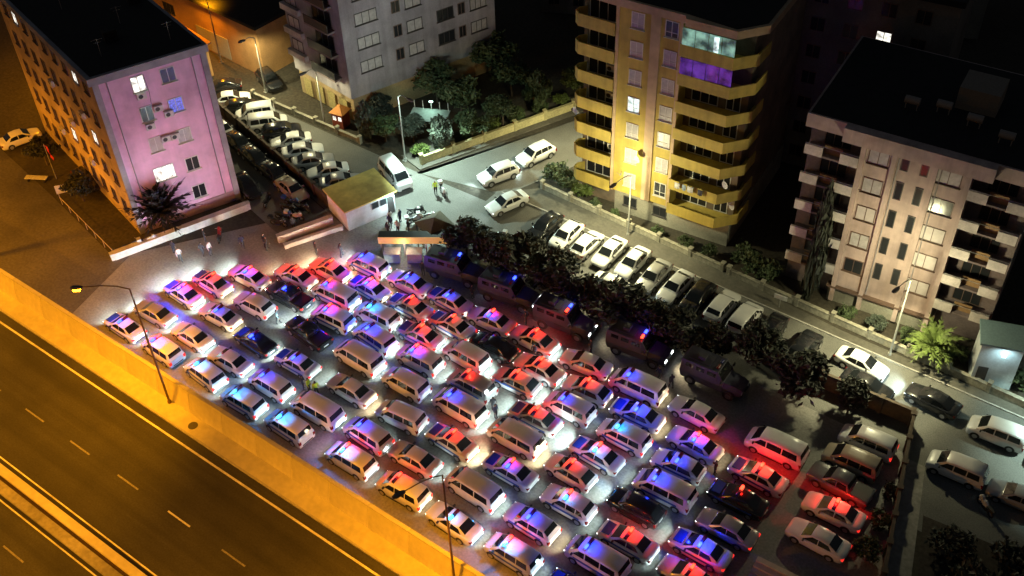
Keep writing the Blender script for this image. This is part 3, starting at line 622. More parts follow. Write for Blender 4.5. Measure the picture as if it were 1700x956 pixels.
# --- yellow block
YA = R(6); yb = thing('apartment_building', 'tall yellow apartment block with balconies and two window columns', 'building', (-45.8, 74.9, 0), YA)
yel = mat('yellow render', (.50,.385,.085), .8, noise=.07, scale=1.5, big=.2, streak=(1.6,1.6,.12), samp=.16)
yel2 = mat('pale peach render', (.55,.40,.25), .8, noise=.07, scale=1.5, big=.2)
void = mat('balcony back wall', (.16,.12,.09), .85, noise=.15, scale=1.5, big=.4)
base_grey = mat('ground floor render', (.25,.24,.2), .85, noise=.15, big=.3)
def zf(k): return 2.9+2.85*k
TOP = 22.9
m_ = MB(); m_.box(0,6.3,0,15,2.9,TOP); part('wall', m_, yel, yb)
m_ = MB(); m_.box(.3,12.3,.5,15,0,2.897); part('ground_floor', m_, base_grey, yb)
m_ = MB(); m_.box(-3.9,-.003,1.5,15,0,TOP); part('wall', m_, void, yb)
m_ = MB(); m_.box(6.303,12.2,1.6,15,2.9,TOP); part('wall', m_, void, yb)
m_ = MB(); m_.box(3.35,4.25,-.16,-.003,2.9,TOP); part('pilaster', m_, yel2, yb)
for x0 in (0.0, 6.0):
    m_ = MB(); m_.box(x0,x0+.3,-.12,-.003,2.9,TOP); part('pilaster', m_, yel2, yb)
m_ = MB(); m_.prism([(-4.3,.6),(-4.0,-.1),(-.3,-.4),(6.6,-.5),(6.8,-1.0),(11.4,-1.0),(13.4,1.2),(13.4,15.3),(-4.3,15.3)], TOP+.003, TOP+.75); rf = part('roof', m_, yel2, yb)
m_ = MB(); m_.prism([(-4.0,.8),(-.3,-.1),(6.6,-.2),(11.2,-.7),(13.1,1.4),(13.1,15),(-4.0,15)], TOP+.753, TOP+.8); part('roof_deck', m_, roofm, rf)
m_ = MB(); m_.box(4,8,6,10,TOP+.8,TOP+2.6); part('stair_head', m_, mat('dim plaster', (.2,.17,.14), .9), rf)
for k in range(7):
    z = zf(k)
    gl = 'c' if k % 3 != 2 else 'g'
    window(yb, 0, 0, 0, 2.05, z+1.75, 1.1, 1.45, 'lc' if k == 3 else ('s' if k in (0,5) else 'c'), frame_white, 'frame_t')
    window(yb, 0, 0, 0, 5.25, z+1.75, 1.1, 1.45, 'g' if k in (0,6) else 'c', frame_white, 'frame_t')
    # left balcony
    poly = [(-.004,1.45),(-3.6,1.45),(-4.15,.9),(-4.2,.3),(-3.7,-.15),(-.004,-.35)]
    b_ = MB(); b_.prism(poly, z-.15, z); bo = part('balcony', b_, yel, yb)
    q = MB()
    for (x0,y0),(x1,y1) in zip(poly[1:], poly[2:]):
        dx, dy = x1-x0, y1-y0; L_ = math.hypot(dx,dy); nx, ny = dy/L_*.1, -dx/L_*.1
        q.prism([(x0,y0),(x1,y1),(x1+nx*-1,y1+ny*-1),(x0-nx,y0-ny)][::-1], z+.003, z+1.1+.002*((x0*7)%3))
    part('parapet', q, yel, bo)
    window(yb, 0, 1.5, 0, -2.0, z+1.2, 2.6, 2.1, 'g', frame_white, sill=False)
    # right balcony with chamfered end
    poly = [(6.303,-.6),(11.2,-.75),(12.9,1.0),(13.0,3.4),(12.203,3.4),(12.203,1.6),(6.303,1.595)]
    b_ = MB(); b_.prism(poly, z-.2, z); bo = part('balcony', b_, yel, yb)
    q = MB()
    for (x0,y0),(x1,y1) in zip(poly[0:], poly[1:4]):
        dx, dy = x1-x0, y1-y0; L_ = math.hypot(dx,dy); nx, ny = -dy/L_*.1, dx/L_*.1
        q.prism([(x0,y0),(x1,y1),(x1+nx,y1+ny),(x0+nx,y0+ny)], z+.003, z+.95+.002*((x0*7)%3))
    part('parapet', q, yel, bo)
    if k >= 5:
        for i in range(4):
            g_ = MB(); xa = 6.45+i*1.2; g_.box(xa, xa+1.14, -.60, -.56, z+.96, z+2.55); part('glazing', g_, lit_teal if k == 6 else lit_purple, bo)
        g_ = MB(); g_.box(9.3,9.75,-.615,-.605,z+1.0,z+2.45); 
        if k == 6: part('bright_pane', g_, lit_cool, bo)
    else:
        window(yb, 0, 1.6, 0, 8.2, z+1.2, 2.4, 2.1, 'g', frame_white, sill=False)
        window(yb, 0, 1.6, 0, 10.9, z+1.2, 1.2, 2.1, 'g', frame_white, sill=False)
for c_, x in enumerate((2.0, 5.2)):
    window(yb, 0, .5, 0, x, 1.6, 1.3, 1.0, 'g', frame_dark)
for k, (x, z, y_) in enumerate(((-1.0,15.9,1.5),(-1.0,13.0,1.5),(-.6,7.3,1.5))):
    o = aircon(yb, 0, y_, 0, x, z-.4, 'air conditioner on the yellow block, '+['upper','middle','lower'][k]+' of three left balconies')
dish = MB(); _n = 14
dish.loft([[(r_*math.cos(2*math.pi*i/_n), -d_, r_*math.sin(2*math.pi*i/_n)) for i in range(_n)] for r_, d_ in ((.05,0),(.22,.03),(.38,.1))], 0, True, False)
dish.tube([(0,0,0),(0,.25,-.2),(0,.25,-.5)], .025, 6); dish.tube([(0,-.02,-.3),(0,-.4,0)], .015, 5)
dish_me = dish.mesh('satellite_dish', mat('dish grey', (.5,.5,.5), .5))
for k, (x, y, z) in enumerate(((-42.6,74.4,8.0),(-44.9,75.1,5.2),(-33.9,75.4,8.1),(-33.4,76.3,5.3),(-49.5,74.2,11.0))):
    tag(ob('satellite_dish', dish_me, None, (x, y, z), R(-20)), 'round satellite dish on the yellow block, '+['second left balcony','lowest left balcony','second right balcony','lowest right balcony','left end of the third balcony'][k], 'satellite dish', 'satellite dishes')

for k, (dx, w_, c_) in enumerate(((7.3,.5,'white shirt'),(8.0,.35,'pale jacket'),(8.6,.6,'white shirt'),(9.6,.45,'dark jacket'))):
    ca, sa = math.cos(YA), math.sin(YA)
    q = MB(); q.loft([[(i*w_/4-w_/2, .03*math.sin(i*2.1)-.01, z_) for z_ in (0,)] + [(i*w_/4-w_/2, .05*math.sin(i*2.1+.6)-.01, -.65)] + [(i*w_/4-w_/2, .05*math.sin(i*2.1+.6)+.01, -.65), (i*w_/4-w_/2, .03*math.sin(i*2.1)+.01, 0)] for i in range(5)], 0, True)
    o = ob('hanging_laundry', q.mesh('hanging_laundry', mat('laundry '+c_, {'white shirt': (.6,.6,.58), 'pale jacket': (.3,.4,.5), 'dark jacket': (.06,.06,.08)}[c_], .85)), None, (-45.8+dx*ca+.95*sa, 74.9+dx*sa-.95*ca, zf(1)+1.05), YA)
    tag(o, ['white cloth','pale blue cloth','wide white cloth','dark cloth'][k]+' hanging over the second right balcony of the yellow block', 'laundry', 'washing on the yellow block')

# --- pink-lit block on the right
RA = R(5.7); rb = thing('apartment_building', 'cream apartment block with stepped balconies at the right', 'building', (-22.4, 75.1, 0), RA)
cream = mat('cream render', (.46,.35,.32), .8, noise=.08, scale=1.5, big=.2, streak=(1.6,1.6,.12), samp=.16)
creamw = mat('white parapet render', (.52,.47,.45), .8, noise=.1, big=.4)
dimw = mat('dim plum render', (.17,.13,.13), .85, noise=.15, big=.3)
m_ = MB(); m_.box(0,8.7,0,14,2.2,17.3); part('wall', m_, cream, rb)
m_ = MB(); m_.box(-.3,9.0,.3,14,0,2.197); part('ground_floor', m_, base_grey, rb)
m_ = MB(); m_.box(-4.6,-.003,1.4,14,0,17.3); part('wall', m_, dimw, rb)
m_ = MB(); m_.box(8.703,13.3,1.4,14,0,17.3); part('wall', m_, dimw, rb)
m_ = MB(); m_.prism([(-4.9,.3),(-1.6,.3),(-1.6,-.45),(10.2,-.45),(10.2,.3),(13.6,.3),(13.6,14.2),(-4.9,14.2)], 17.303, 18.6); rf = part('roof', m_, cream, rb)
m_ = MB(); m_.prism([(-4.7,.5),(13.4,.5),(13.4,14),(-4.7,14)], 18.603, 18.65); part('roof_deck', m_, roofm, rf)
for x_, y_ in ((2.2,4.6),(4.6,5.2),(7.2,4.4),(9.9,3.2)):
    m_ = MB(); m_.tube([(x_-.6,y_,19.5),(x_+.6,y_,19.5)], .32, 12); m_.box(x_-.5,x_-.42,y_-.05,y_+.05,18.65,19.25); m_.box(x_+.42,x_+.5,y_-.05,y_+.05,18.65,19.25); part('water_tank', m_, mat('water tank', (.25,.22,.2), .5), rf)
m_ = MB(); m_.box(5.2,8.4,6.5,9.5,18.65,20.6); part('stair_head', m_, mat('dim plaster', (.2,.17,.14), .9), rf)
for x0 in (0,2.5,5.7,8.3):
    m_ = MB(); m_.box(x0,x0+.4,-.3,-.003,.5,17.3); part('pilaster', m_, cream, rb)
for k in range(5):
    z = 4.9+2.9*k
    window(rb, 0, 0, 0, 1.45, z, 1.5, 1.35, ['g','c','s','c','c'][k], frame_brown)
    window(rb, 0, 0, 0, 7.0, z, 1.8, 1.35, ['s','s','s','g','c'][k], frame_brown)
    for x in (3.55,5.1): window(rb, 0, 0, 0, x, z+.3, .5, 1.6, 'g', frame_dark, sill=False)
    zz = z-1.25
    for sgn in (-1, 1):
        xa, xb = (-4.5,-.01) if sgn < 0 else (8.71,13.2)
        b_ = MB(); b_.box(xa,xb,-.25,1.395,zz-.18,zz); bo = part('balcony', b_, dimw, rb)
        p_ = MB(); p_.box(xa,xa+1.5,-.35,-.2,zz-.1,zz+.85); part('parapet', p_, creamw, bo)
        p_ = MB(); p_.box(xb-1.5,xb-.01,-.42,-.27,zz-.1,zz+.85); part('parapet', p_, creamw, bo)
        p_ = MB(); p_.box(xa+1.51,xb-1.52,.25,.35,zz,zz+.8); part('parapet', p_, mat('orange balcony board', (.25,.15,.07), .8), bo)
        r_ = MB(); r_.tube([(xa,-.3,zz+.95),(xb,-.3,zz+.95)], .025, 6); part('rail', r_, mat('steel rail', (.5,.5,.5), .35, metal=.6), bo)
        window(rb, 0, 1.4, 0, (xa+xb)/2, zz+1.2, 2.2, 2.0, 'g', frame_brown, sill=False)
for x_ in (2.7, 6.0):
    m_ = MB(); m_.tube([(x_+.35,-.08,2.3),(x_+.35,-.08,17.3)], .05, 8); part('drainpipe', m_, pipe_m, rb)
m_ = MB(); m_.box(-.4,9.1,-.35,.29,2.0,2.19); part('canopy_ledge', m_, frame_brown, rb)

# --- grey block behind
GA = R(70.7); gb = thing('apartment_building', 'grey apartment block behind the garden trees', 'building', (-77.5, 72.0, 0), GA)
lilac = mat('pale grey render', (.30,.28,.31), .8, noise=.08, big=.2, streak=(1.6,1.6,.12), samp=.16)
m_ = MB(); lx, ly = math.cos(R(102)), math.sin(R(102))
m_.prism([(0,0),(19,0),(19,12),(lx*10,ly*10)], 3.2, 22); part('wall', m_, lilac, gb)
m_ = MB(); m_.prism([(.3,.3),(18.7,.3),(18.7,11.7),(lx*10+.3,ly*10-.2)], 0, 3.197); part('ground_floor', m_, mat('ochre ground floor', (.35,.26,.14), .85, noise=.15, big=.3), gb)
m_ = MB(); m_.prism([(-.3,-.3),(19.3,-.3),(19.3,12.3),(lx*10-.3,ly*10+.3)], 22.003, 22.6); part('roof', m_, roofm, gb)
for k in range(5):
    z = 6.6+2.85*k
    for x, w, g in ((2.9,2.5,'c'),(6.5,.9,'g'),(8.6,1.8,'c'),(12.5,2.0,'g'),(14.6,.8,'g'),(16.8,2.0,'c')):
        window(gb, 0, 0, 0, x, z, w, 1.25, g, frame_dark if w > 1 else frame_brown, sill=w > 1)
    zz = z-1.1
    A2 = R(102)+math.pi
    window(gb, 0, 0, A2, -8.6, z, 1.8, 1.3, 'c', frame_dark)
    window(gb, 0, 0, A2, -3.2, z, 3.0, 1.5, 'g', frame_dark)
    c_, s_ = math.cos(R(102)), math.sin(R(102))
    b_ = MB(); q = [(1.2,-.01),(5.2,-.01),(5.2,1.0),(1.2,1.0)]
    b_.prism([(x*c_-y*s_, x*s_+y*c_) for x, y in q], zz-.2, zz); bo = part('balcony', b_, dimw, gb)
    b_ = MB(); q = [(1.2,.92),(5.2,.92),(5.2,1.0),(1.2,1.0)]
    b_.prism([(x*c_-y*s_, x*s_+y*c_) for x, y in q], zz+.003, zz+1.0); part('parapet', b_, mat('smoked balcony glass', (.05,.05,.055), .2), bo)
    b_ = MB(); q = [(7.0,.01),(10.1,.01),(10.1,.5),(7.0,.5)]
    b_.prism([(x*c_-y*s_, x*s_+y*c_) for x, y in q], zz-.3, zz+.4); part('balcony_front', b_, creamw, gb)
for x, y_, rz_ in ((1.0,-.02,0),):
    pass
for k in range(4):
    m_ = MB(); c_, s_ = math.cos(R(102)), math.sin(R(102)); x0 = 1.0+2.1*k
    q = [(x0,.012),(x0+1.3,.012),(x0+1.3,.06),(x0,.06)]
    m_.prism([(x*c_-y*s_, x*s_+y*c_) for x, y in q], .4, 2.6); part('shop_window', m_, mat('dim lit shop window', (.3,.25,.1), .4, emit=(1,.75,.25), estr=.12), gb)

# --- orange-lit hall behind the pink block, and dark blocks further off
orw = mat('orange render', (.45,.25,.10), .85, noise=.1, big=.2)
hl = thing('hall', 'long low hall with orange-lit walls behind the pink block', 'hall', (-118, 74.5, 0), R(-3))
m_ = MB(); m_.box(0,25,0,14,0,6.5); part('wall', m_, orw, hl)
m_ = MB(); m_.prism([(-.4,-.4),(25.4,-.4),(25.4,14.4),(-.4,14.4)], 6.503, 6.9); part('roof', m_, roofm, hl)
m_ = MB(); m_.box(13,19,-.05,-.003,.2,3.0); part('shutter_door', m_, mat('pale shutter', (.4,.38,.3), .6), hl)
for x in (3,8): window(hl, 0, 0, 0, x, 3.6, 2.0, 1.2, 'g', frame_dark)
sh = thing('roof_shed', 'small lean-to shed with tiled roof beyond the pink block', 'shed', (-104, 66.8, 0), R(-8))
m_ = MB(); m_.box(0,5,0,4,0,3.4); part('wall', m_, orw, sh)
m_ = MB(); m_.loft([[(-.4,-.5,3.4),(-.4,4.4,4.3),(-.4,4.4,4.5),(-.4,-.5,3.6)],[(5.4,-.5,3.4),(5.4,4.4,4.3),(5.4,4.4,4.5),(5.4,-.5,3.6)]], 0, False); part('roof', m_, mat('clay tiles', (.3,.13,.07), .85, noise=.2), sh)
m_ = MB(); m_.box(1.5,2.6,-.04,-.003,0,2.1); part('door', m_, frame_brown, sh)
def dark_block(x, y, rz, w, d, h, label, lit=()):
    t = thing('distant_building', label, 'building', (x, y, 0), R(rz))
    dm = mat('unlit render', (.16,.145,.135), .9, noise=.15, big=.2)
    m_ = MB(); m_.box(0,w,0,d,0,h); part('wall', m_, dm, t)
    m_ = MB(); m_.box(-.3,w+.3,-.3,d+.3,h+.003,h+.6); part('roof', m_, roofm, t)
    n = int(w//3.2)
    for r_ in range(int(h//2.9)):
        for c_ in range(n):
            window(t, 0, 0, 0, 1.8+c_*3.1, 1.9+2.9*r_, 1.3, 1.3, 'lw' if (c_, r_) in lit else 'g', frame_brown, sill=False)
    return t
dark_block(-36, 92, 8, 14, 10, 21, 'unlit block in the dark between the yellow and cream blocks', ((2,5),(3,3)))
dark_block(-8, 104, 4, 24, 11, 22, 'unlit block behind the cream block with few lit windows', ((3,4),(5,6)))
dark_block(-48, 120, 20, 22, 12, 15, 'unlit block beyond the cross street', ((2,3),))
dark_block(-75, 104, 25, 18, 12, 14, 'dark block behind the grey building and its trees', ())

# --- guard house and gate
gh_ = thing('guard_house', 'white guard house with yellow-lit flat roof at the lot gate', 'guard house', (-65.3, 57.7, 0), R(71))
gw = mat('guard house white', (.6,.62,.64), .7, noise=.06, big=.4)
m_ = MB(); m_.box(0,5.4,0,4.2,0,2.45); part('wall', m_, gw, gh_)
m_ = MB(); m_.loft([[(-.25,-.25,2.453),(5.65,-.25,2.453),(5.65,4.45,2.453),(-.25,4.45,2.453)],[(-.25,-.25,2.62),(5.65,-.25,2.62),(5.65,4.45,2.62),(-.25,4.45,2.62)]], 0, False)
part('roof', m_, mat('mustard roof sheet', (.58,.47,.13), .75, noise=.12, scale=2, big=.3), gh_)
for x in (3.2, 4.1): window(gh_, 0, 0, 0, x, 1.75, .6, .6, 'g', frame_dark, sill=False)
m_ = MB(); m_.box(4.55,5.25,-.05,-.003,0,2.05); part('door', m_, frame_dark, gh_)
m_ = MB(); m_.box(4.3,5.3,-.09,-.003,2.2,2.36); part('lamp_strip', m_, mat('green light strip', (.1,.5,.25), .4, emit=(.1,1,.5), estr=5), gh_)
m_ = MB(); m_.box(5.1,5.3,-.14,-.003,2.0,2.12); part('wall_lamp', m_, mat('cool wall lamp', (.7,.8,.85), .4, emit=(.75,.95,1), estr=8), gh_)
lamp('wall_light', 'POINT', (4.9,-1.1,2.3), 420, (.72,.93,1), gh_, .15)
lamp('strip_light', 'POINT', (4.8,-.45,2.25), 60, (.25,1,.65), gh_, .15)
shl = thing('entrance_shelter', 'small square shelter with dark pyramid roof beside the guard house', 'shelter', (-57.0, 61.3, 0), R(71))
m_ = MB(); m_.loft([[(-1.5,-1.5,2.3),(1.5,-1.5,2.3),(1.5,1.5,2.3),(-1.5,1.5,2.3)],[(-.05,-.05,3.1),(.05,-.05,3.1),(.05,.05,3.1),(-.05,.05,3.1)]], 0, False); part('roof', m_, mat('dark tile roof', (.10,.085,.05), .8, noise=.2), shl)
for x in (-1.3,1.3):
    for y in (-1.3,1.3):
        m_ = MB(); m_.box(x-.06,x+.06,y-.06,y+.06,0,2.3); part('post', m_, trim, shl)
cn = thing('gate_canopy', 'flat gate canopy with orange fascia and white booths under it', 'canopy', (-60.0, 56.6, 0), R(34.6))
m_ = MB(); m_.box(-.1,6.7,0,.95,2.35,2.45); part('roof', m_, trim, cn)
m_ = MB(); m_.box(-.12,6.72,-.06,-.003,1.7,2.47); part('fascia', m_, mat('orange fascia', (.65,.4,.12), .6, emit=(1,.55,.15), estr=.35), cn)
for x in (.1,2.3,4.4,6.5):
    m_ = MB(); m_.box(x-.06,x+.06,.05,.17,0,2.35); part('post', m_, creamw, cn)
for x, w in ((.4,1.5),(2.6,1.4),(4.7,1.5)):
    m_ = MB(); m_.box(x,x+w,-.9,.0,0,1.1); m_.box(x-.05,x+w+.05,-1.0,.1,1.1,1.16); part('counter', m_, creamw, cn)
lamp('canopy_light', 'POINT', (2.2,-.6,1.8), 70, (1,.75,.45), cn, .2)
booth = thing('corner_booth', 'pale blue-lit booth at the far right corner of the cream block', 'booth', (-8.6, 72.6, 0), R(20))
m_ = MB(); m_.box(0,3.2,0,2.6,0,4.6); part('wall', m_, mat('booth white', (.55,.6,.62), .7, noise=.08, big=.3), booth)
m_ = MB(); m_.box(-.2,3.4,-.2,2.8,4.603,4.8); part('roof', m_, mat('booth roof', (.2,.3,.33), .7), booth)
m_ = MB(); m_.box(.3,1.1,-.04,-.003,0,2.1); part('door', m_, frame_dark, booth)
m_ = MB(); m_.box(1.7,2.0,-.2,-.003,3.7,3.85); part('lamp_head', m_, mat('booth lamp', (.6,.8,.8), .4, emit=(.6,1,1), estr=8), booth)
lamp('booth_light', 'SPOT', (1.85,-.9,4.3), 90, (.62,.95,1.0), booth, .12, R(150), .6, (R(35),0,0))
# ------------------------------------------------------------------ street lamps
steel = mat('galvanised steel', (.4,.4,.38), .5, metal=.5, noise=.1)
rust = mat('painted lamp pole', (.16,.1,.06), .7, noise=.15)
def street_lamp(label, x, y, h, arm, col, power, pm=steel, bowl=True, heads=1, spot=150, group='street lamps', emit=20, tilt=0, spill=0):
    t = thing('street_lamp', label, 'street lamp', (x, y, 0), 0, group)
    p = MB(); p.tube([(0,0,0),(0,0,.35)], [.17,.17], 10); p.tube([(0,0,.3),(0,0,h*.6),(0,0,h)], [.10,.08,.055], 10); part('pole', p, pm, t)
    b = MB(); b.box(-.22,.22,-.22,.22,0,.08); part('base_plate', b, pm, t)
    lens = mat('lit lens %.1f %.1f' % (col[0], col[1]), (.6,.6,.6), .4, emit=col, estr=emit)
    for k in range(heads):
        ax, ay = arm if k == 0 else (-arm[0], -arm[1])
        L_ = math.hypot(ax, ay); dx, dy = ax/L_, ay/L_; rz = math.atan2(dy, dx)
        a = MB(); a.tube([(0,0,h-.05),(dx*L_*.25,dy*L_*.25,h+.28),(dx*L_*.6,dy*L_*.6,h+.38),(ax,ay,h+.3)], [.05,.045,.04,.035], 8); part('arm', a, pm, t)
        hd = MB()
        def el(x_, w, z0, z1): return [(x_,-w,z0),(x_,w,z0),(x_,w*.7,z1),(x_,-w*.7,z1)]
        hd.loft([el(-.1,.08,-.04,.06), el(.1,.17,-.07,.1), el(.6,.19,-.07,.1), el(.8,.1,-.05,.04)], 0, False)
        hdo = part('lamp_head', hd, mat('lamp housing', (.12,.12,.12), .6), t, (ax, ay, h+.28), rz)
        g = MB()
        if bowl: g.loft([el(.08,.16,-.08,-.074), el(.12,.2,-.26,-.074), el(.62,.2,-.26,-.074), el(.68,.12,-.08,-.074)], 0, False)
        else: g.box(.12,.6,-.13,.13,-.085,-.072)
        part('lens', g, lens, hdo)
        lamp('lamp_light', 'SPOT' if spot < 178 else 'POINT', (.36,0,-.36), power*(1 if spot < 178 else .62), col, hdo, .25, R(spot), .45, (0, R(-tilt), 0))
        if spill: lamp('lamp_spill', 'POINT', (.36,0,-.42), spill, col, hdo, .25)
    return t
hwl = 'sodium highway lamps'
street_lamp('orange glowing highway lamp on a tall pole near the first police cars', -62.2, 32.1, 13.2, (-2.9,-2.2), SODIUM, P_SODIUM, rust, True, 1, 132, hwl, 60, 28)
street_lamp('tall highway lamp pole rising in front of the lower police cars', -31.3, 32.1, 13.2, (-1.0,-2.6), SODIUM, P_SODIUM, rust, False, 1, 132, hwl, 20, 28)
for k, x in enumerate((-124.2, -93.2)):
    street_lamp('highway lamp '+['far up the highway','beyond the left picture edge'][k], x, 32.1, 13.2, (-1.5,-2.5), SODIUM, P_SODIUM, rust, False, 1, 174, hwl, 20, 0)
for k, x in enumerate((-112, -80, -48)):  # lamps out of view, added to light the wall face and the facades
    street_lamp('added unseen highway lamp on the opposite verge, '+ordinal(k)+' down the road', x, 4.5, 13.2, (0,2.4), SODIUM, P_SODIUM*1.3, rust, False, 1, 176, hwl, 20, 12)
street_lamp('bright white lamp mast at the corner of the junction', -68.4, 69.9, 8.0, (1.4,-.1), LED, 12500, steel, False, 1, 104, 'street lamps', 20, 32, 1300)
street_lamp('slim lamp post in front of the yellow block', -42.2, 72.7, 7.3, (-.35,-2.2), WARMLED, 4000, steel, False, 1, 118, 'street lamps', 20, 0, 3000)
street_lamp('lamp post between the palm and the white saloon', -15.2, 71.8, 8.8, (-.4,-1.8), WARMLED, 6500, steel, False, 1, 98, 'street lamps', 20, 0, 3000)
street_lamp('lamp post at the far end of the left street', -90.7, 71.0, 7.0, (-.3,-1.2), WARMLED, 4200, steel, False, 1)
street_lamp('lamp post along the left street by the grey block', -80.2, 69.9, 7.0, (-.3,-1.2), WARMLED, 2200, steel, False, 1)
street_lamp('lamp post on the cross street beside the yellow block', -52.0, 79.5, 6.0, (-1.2,.4), WARMLED, 4200, steel, False, 1)
street_lamp('lamp post at the right end of the street', 4.5, 71.9, 8.5, (-1.4,-.6), LED, 13000, steel, False, 1, 112, 'street lamps', 20, 0)
street_lamp('sodium lamp by the orange hall', -100, 72.6, 8.0, (-1.0,.2), SODIUM, 4000, rust, False, 1)
street_lamp('sodium lamp on the bank left of the pink block', -112, 60, 9.0, (1.0,-1.0), SODIUM, 5000, rust, False, 1)

# ------------------------------------------------------------------ plants
def leafmat(name, c): return mat(name, c, .7, noise=.35, scale=1.3)
LEAF = [leafmat('dark foliage', (.06,.085,.035)), leafmat('mid foliage', (.055,.085,.03)), leafmat('bright foliage', (.10,.14,.03)), leafmat('grey-green foliage', (.06,.075,.055)), leafmat('shade foliage', (.028,.032,.022))]
bark = mat('bark', (.09,.07,.05), .9, noise=.3, scale=8)
def leaf_cloud(rng, n, shape, size):
    mb = MB()
    clumps = [shape(rng) for _ in range(26)]
    for i in range(n):
        c = Vector(rng.choice(clumps)); p = c + Vector((rng.gauss(0,.16), rng.gauss(0,.16), rng.gauss(0,.13)))
        d = Vector((rng.gauss(0,1), rng.gauss(0,1), rng.gauss(0,.7))).normalized(); e = d.orthogonal().normalized()
        e = (e*math.cos(1.3*i)+d.cross(e)*math.sin(1.3*i)); s = size*rng.uniform(.6,1.3)
        q = d.cross(e)
        mb.add([p-e*s, p+q*s*.45+d*s*.15, p+e*s, p-q*s*.45+d*s*.15], [(0,1,2,3)])
    return mb
def sh_round(r):
    while True:
        v = Vector((r.uniform(-1,1), r.uniform(-1,1), r.uniform(-.75,1)))
        if .25 < v.length < .92: return (v.x, v.y, v.z*.85)
def sh_column(r):
    z = r.uniform(-1,1); k = (1-abs(z)**2.5)*.9+.08; a = r.uniform(0,6.28); q = r.uniform(.3,1)*k
    return (q*math.cos(a), q*math.sin(a), z)
def sh_bush(r):
    a = r.uniform(0,6.28); q = math.sqrt(r.random())*.9; return (q*math.cos(a), q*math.sin(a), r.uniform(-.8,.7)*(1-.5*q))
_pl = {}
def crown_mesh(kind, var, m):
    k = (kind, var, m.name)
    if k not in _pl:
        rng = random.Random(hash((kind, var)) % 1000 if False else var*17+len(kind))
        shp = {'tree': sh_round, 'cypress': sh_column, 'shrub': sh_bush}[kind]
        n, s = {'tree': (2600,.15), 'cypress': (3400,.2), 'shrub': (1300,.16)}[kind]
        _pl[k] = leaf_cloud(rng, n, shp, s).mesh('crown', m)
    return _pl[k]
def trunk_mesh(var, _c={}):
    if var not in _c:
        rng = random.Random(var+50); mb = MB()
        mb.tube([(0,0,0),(.03,.02,.3),(-.02,.03,.62),(.0,.0,.95)], [.055,.045,.035,.015], 8)
        for i in range(5):
            a = rng.uniform(0,6.28); z0 = rng.uniform(.4,.7); l = rng.uniform(.22,.36)
            mb.tube([(0,0,z0),(l*.5*math.cos(a),l*.5*math.sin(a),z0+.12),(l*math.cos(a),l*math.sin(a),z0+.22)], [.026,.017,.007], 6)
        _c[var] = mb.mesh('trunk', bark)
    return _c[var]
pcount = [0]
def plant(kind, x, y, h, r, leaf, label, cat, group):
    pcount[0] += 1; var = pcount[0] % 5
    t = thing({'tree': 'broadleaf_tree', 'cypress': 'cypress_tree', 'shrub': 'shrub'}[kind], label, cat, (x, y, 0), pcount[0]*1.37, group)
    tr = ob('trunk', trunk_mesh(var), t); ch = {'tree': .62, 'cypress': .92, 'shrub': .9}[kind]*h
    tw = r*1.5 if kind == 'cypress' else max(h*.55, .6)
    tr.scale = (tw, tw, h*.92 if kind != 'shrub' else h*.7)
    c = ob('crown', crown_mesh(kind, var, LEAF[leaf]), t, (0, 0, h-ch/2)); c.scale = (r, r, ch/2)
    return t
LE = 'trees between the lot and the street'
for k, (x, y, h, r, lf) in enumerate(((-53.4,61.5,3.8,2.0,4),(-50.4,61.5,3.6,1.8,4),(-47.4,61.9,4.4,2.6,4),(-43.4,61.7,4.5,2.5,4),(-39.9,61.6,3.4,1.7,4),(-36.3,61.7,4.0,2.4,4),(-33.4,62.0,3.6,1.8,4),(-30.6,62.3,3.7,2.1,4),(-27.4,63.0,3.4,1.6,4),(-24.0,64.2,4.2,2.0,4),(-19.3,62.8,4.4,2.2,4),(-15.4,63.6,3.4,1.5,4))):
    plant('tree', x, y, h, r, lf, 'dark round tree between lot and street, '+ordinal(k)+' from the gate canopy', 'tree', LE)
for k in range(9):
    plant('shrub', -55.2+3.35*k, 62.2+.25*math.sin(k*2.3), 1.7+.3*math.sin(k*1.7), 1.35, 4, 'dark bush under the lot-edge trees, '+ordinal(k)+' from the gate canopy', 'shrub', 'bushes between the lot and the street')
GT = 'garden trees by the grey block'
for k, (x, y, h, r, kd, lf) in enumerate(((-74.6,70.8,4.2,1.0,'cypress',3),(-72.4,71.4,3.2,1.6,'tree',1),(-69.8,73.0,3.3,1.5,'tree',3),(-66.2,73.6,4.2,1.2,'cypress',3),(-64.6,76.8,3.6,1.7,'tree',0),(-63.4,80.6,4.0,1.8,'tree',0),(-68.4,79.6,5.0,2.2,'tree',0),(-72.6,80.5,5.0,2.3,'tree',0),(-66.4,86.4,4.6,2.2,'tree',0),(-62.4,86.0,4.2,1.3,'cypress',0),(-59.8,90.4,3.8,1.9,'tree',2),(-70.5,88,5.5,2.6,'tree',0),(-75.2,74.0,3.4,1.5,'tree',4))):
    plant(kd, x, y, h, r, lf, ['grey-green conical','leafy green','grey round','slim grey','dark','dark','dark','dark','dark','slim dark','bright yellow-lit','dark','dusky'][k]+' garden tree, '+ordinal(k)+' from the grey block corner', 'tree', GT)
SG = 'shrubs in the front gardens'
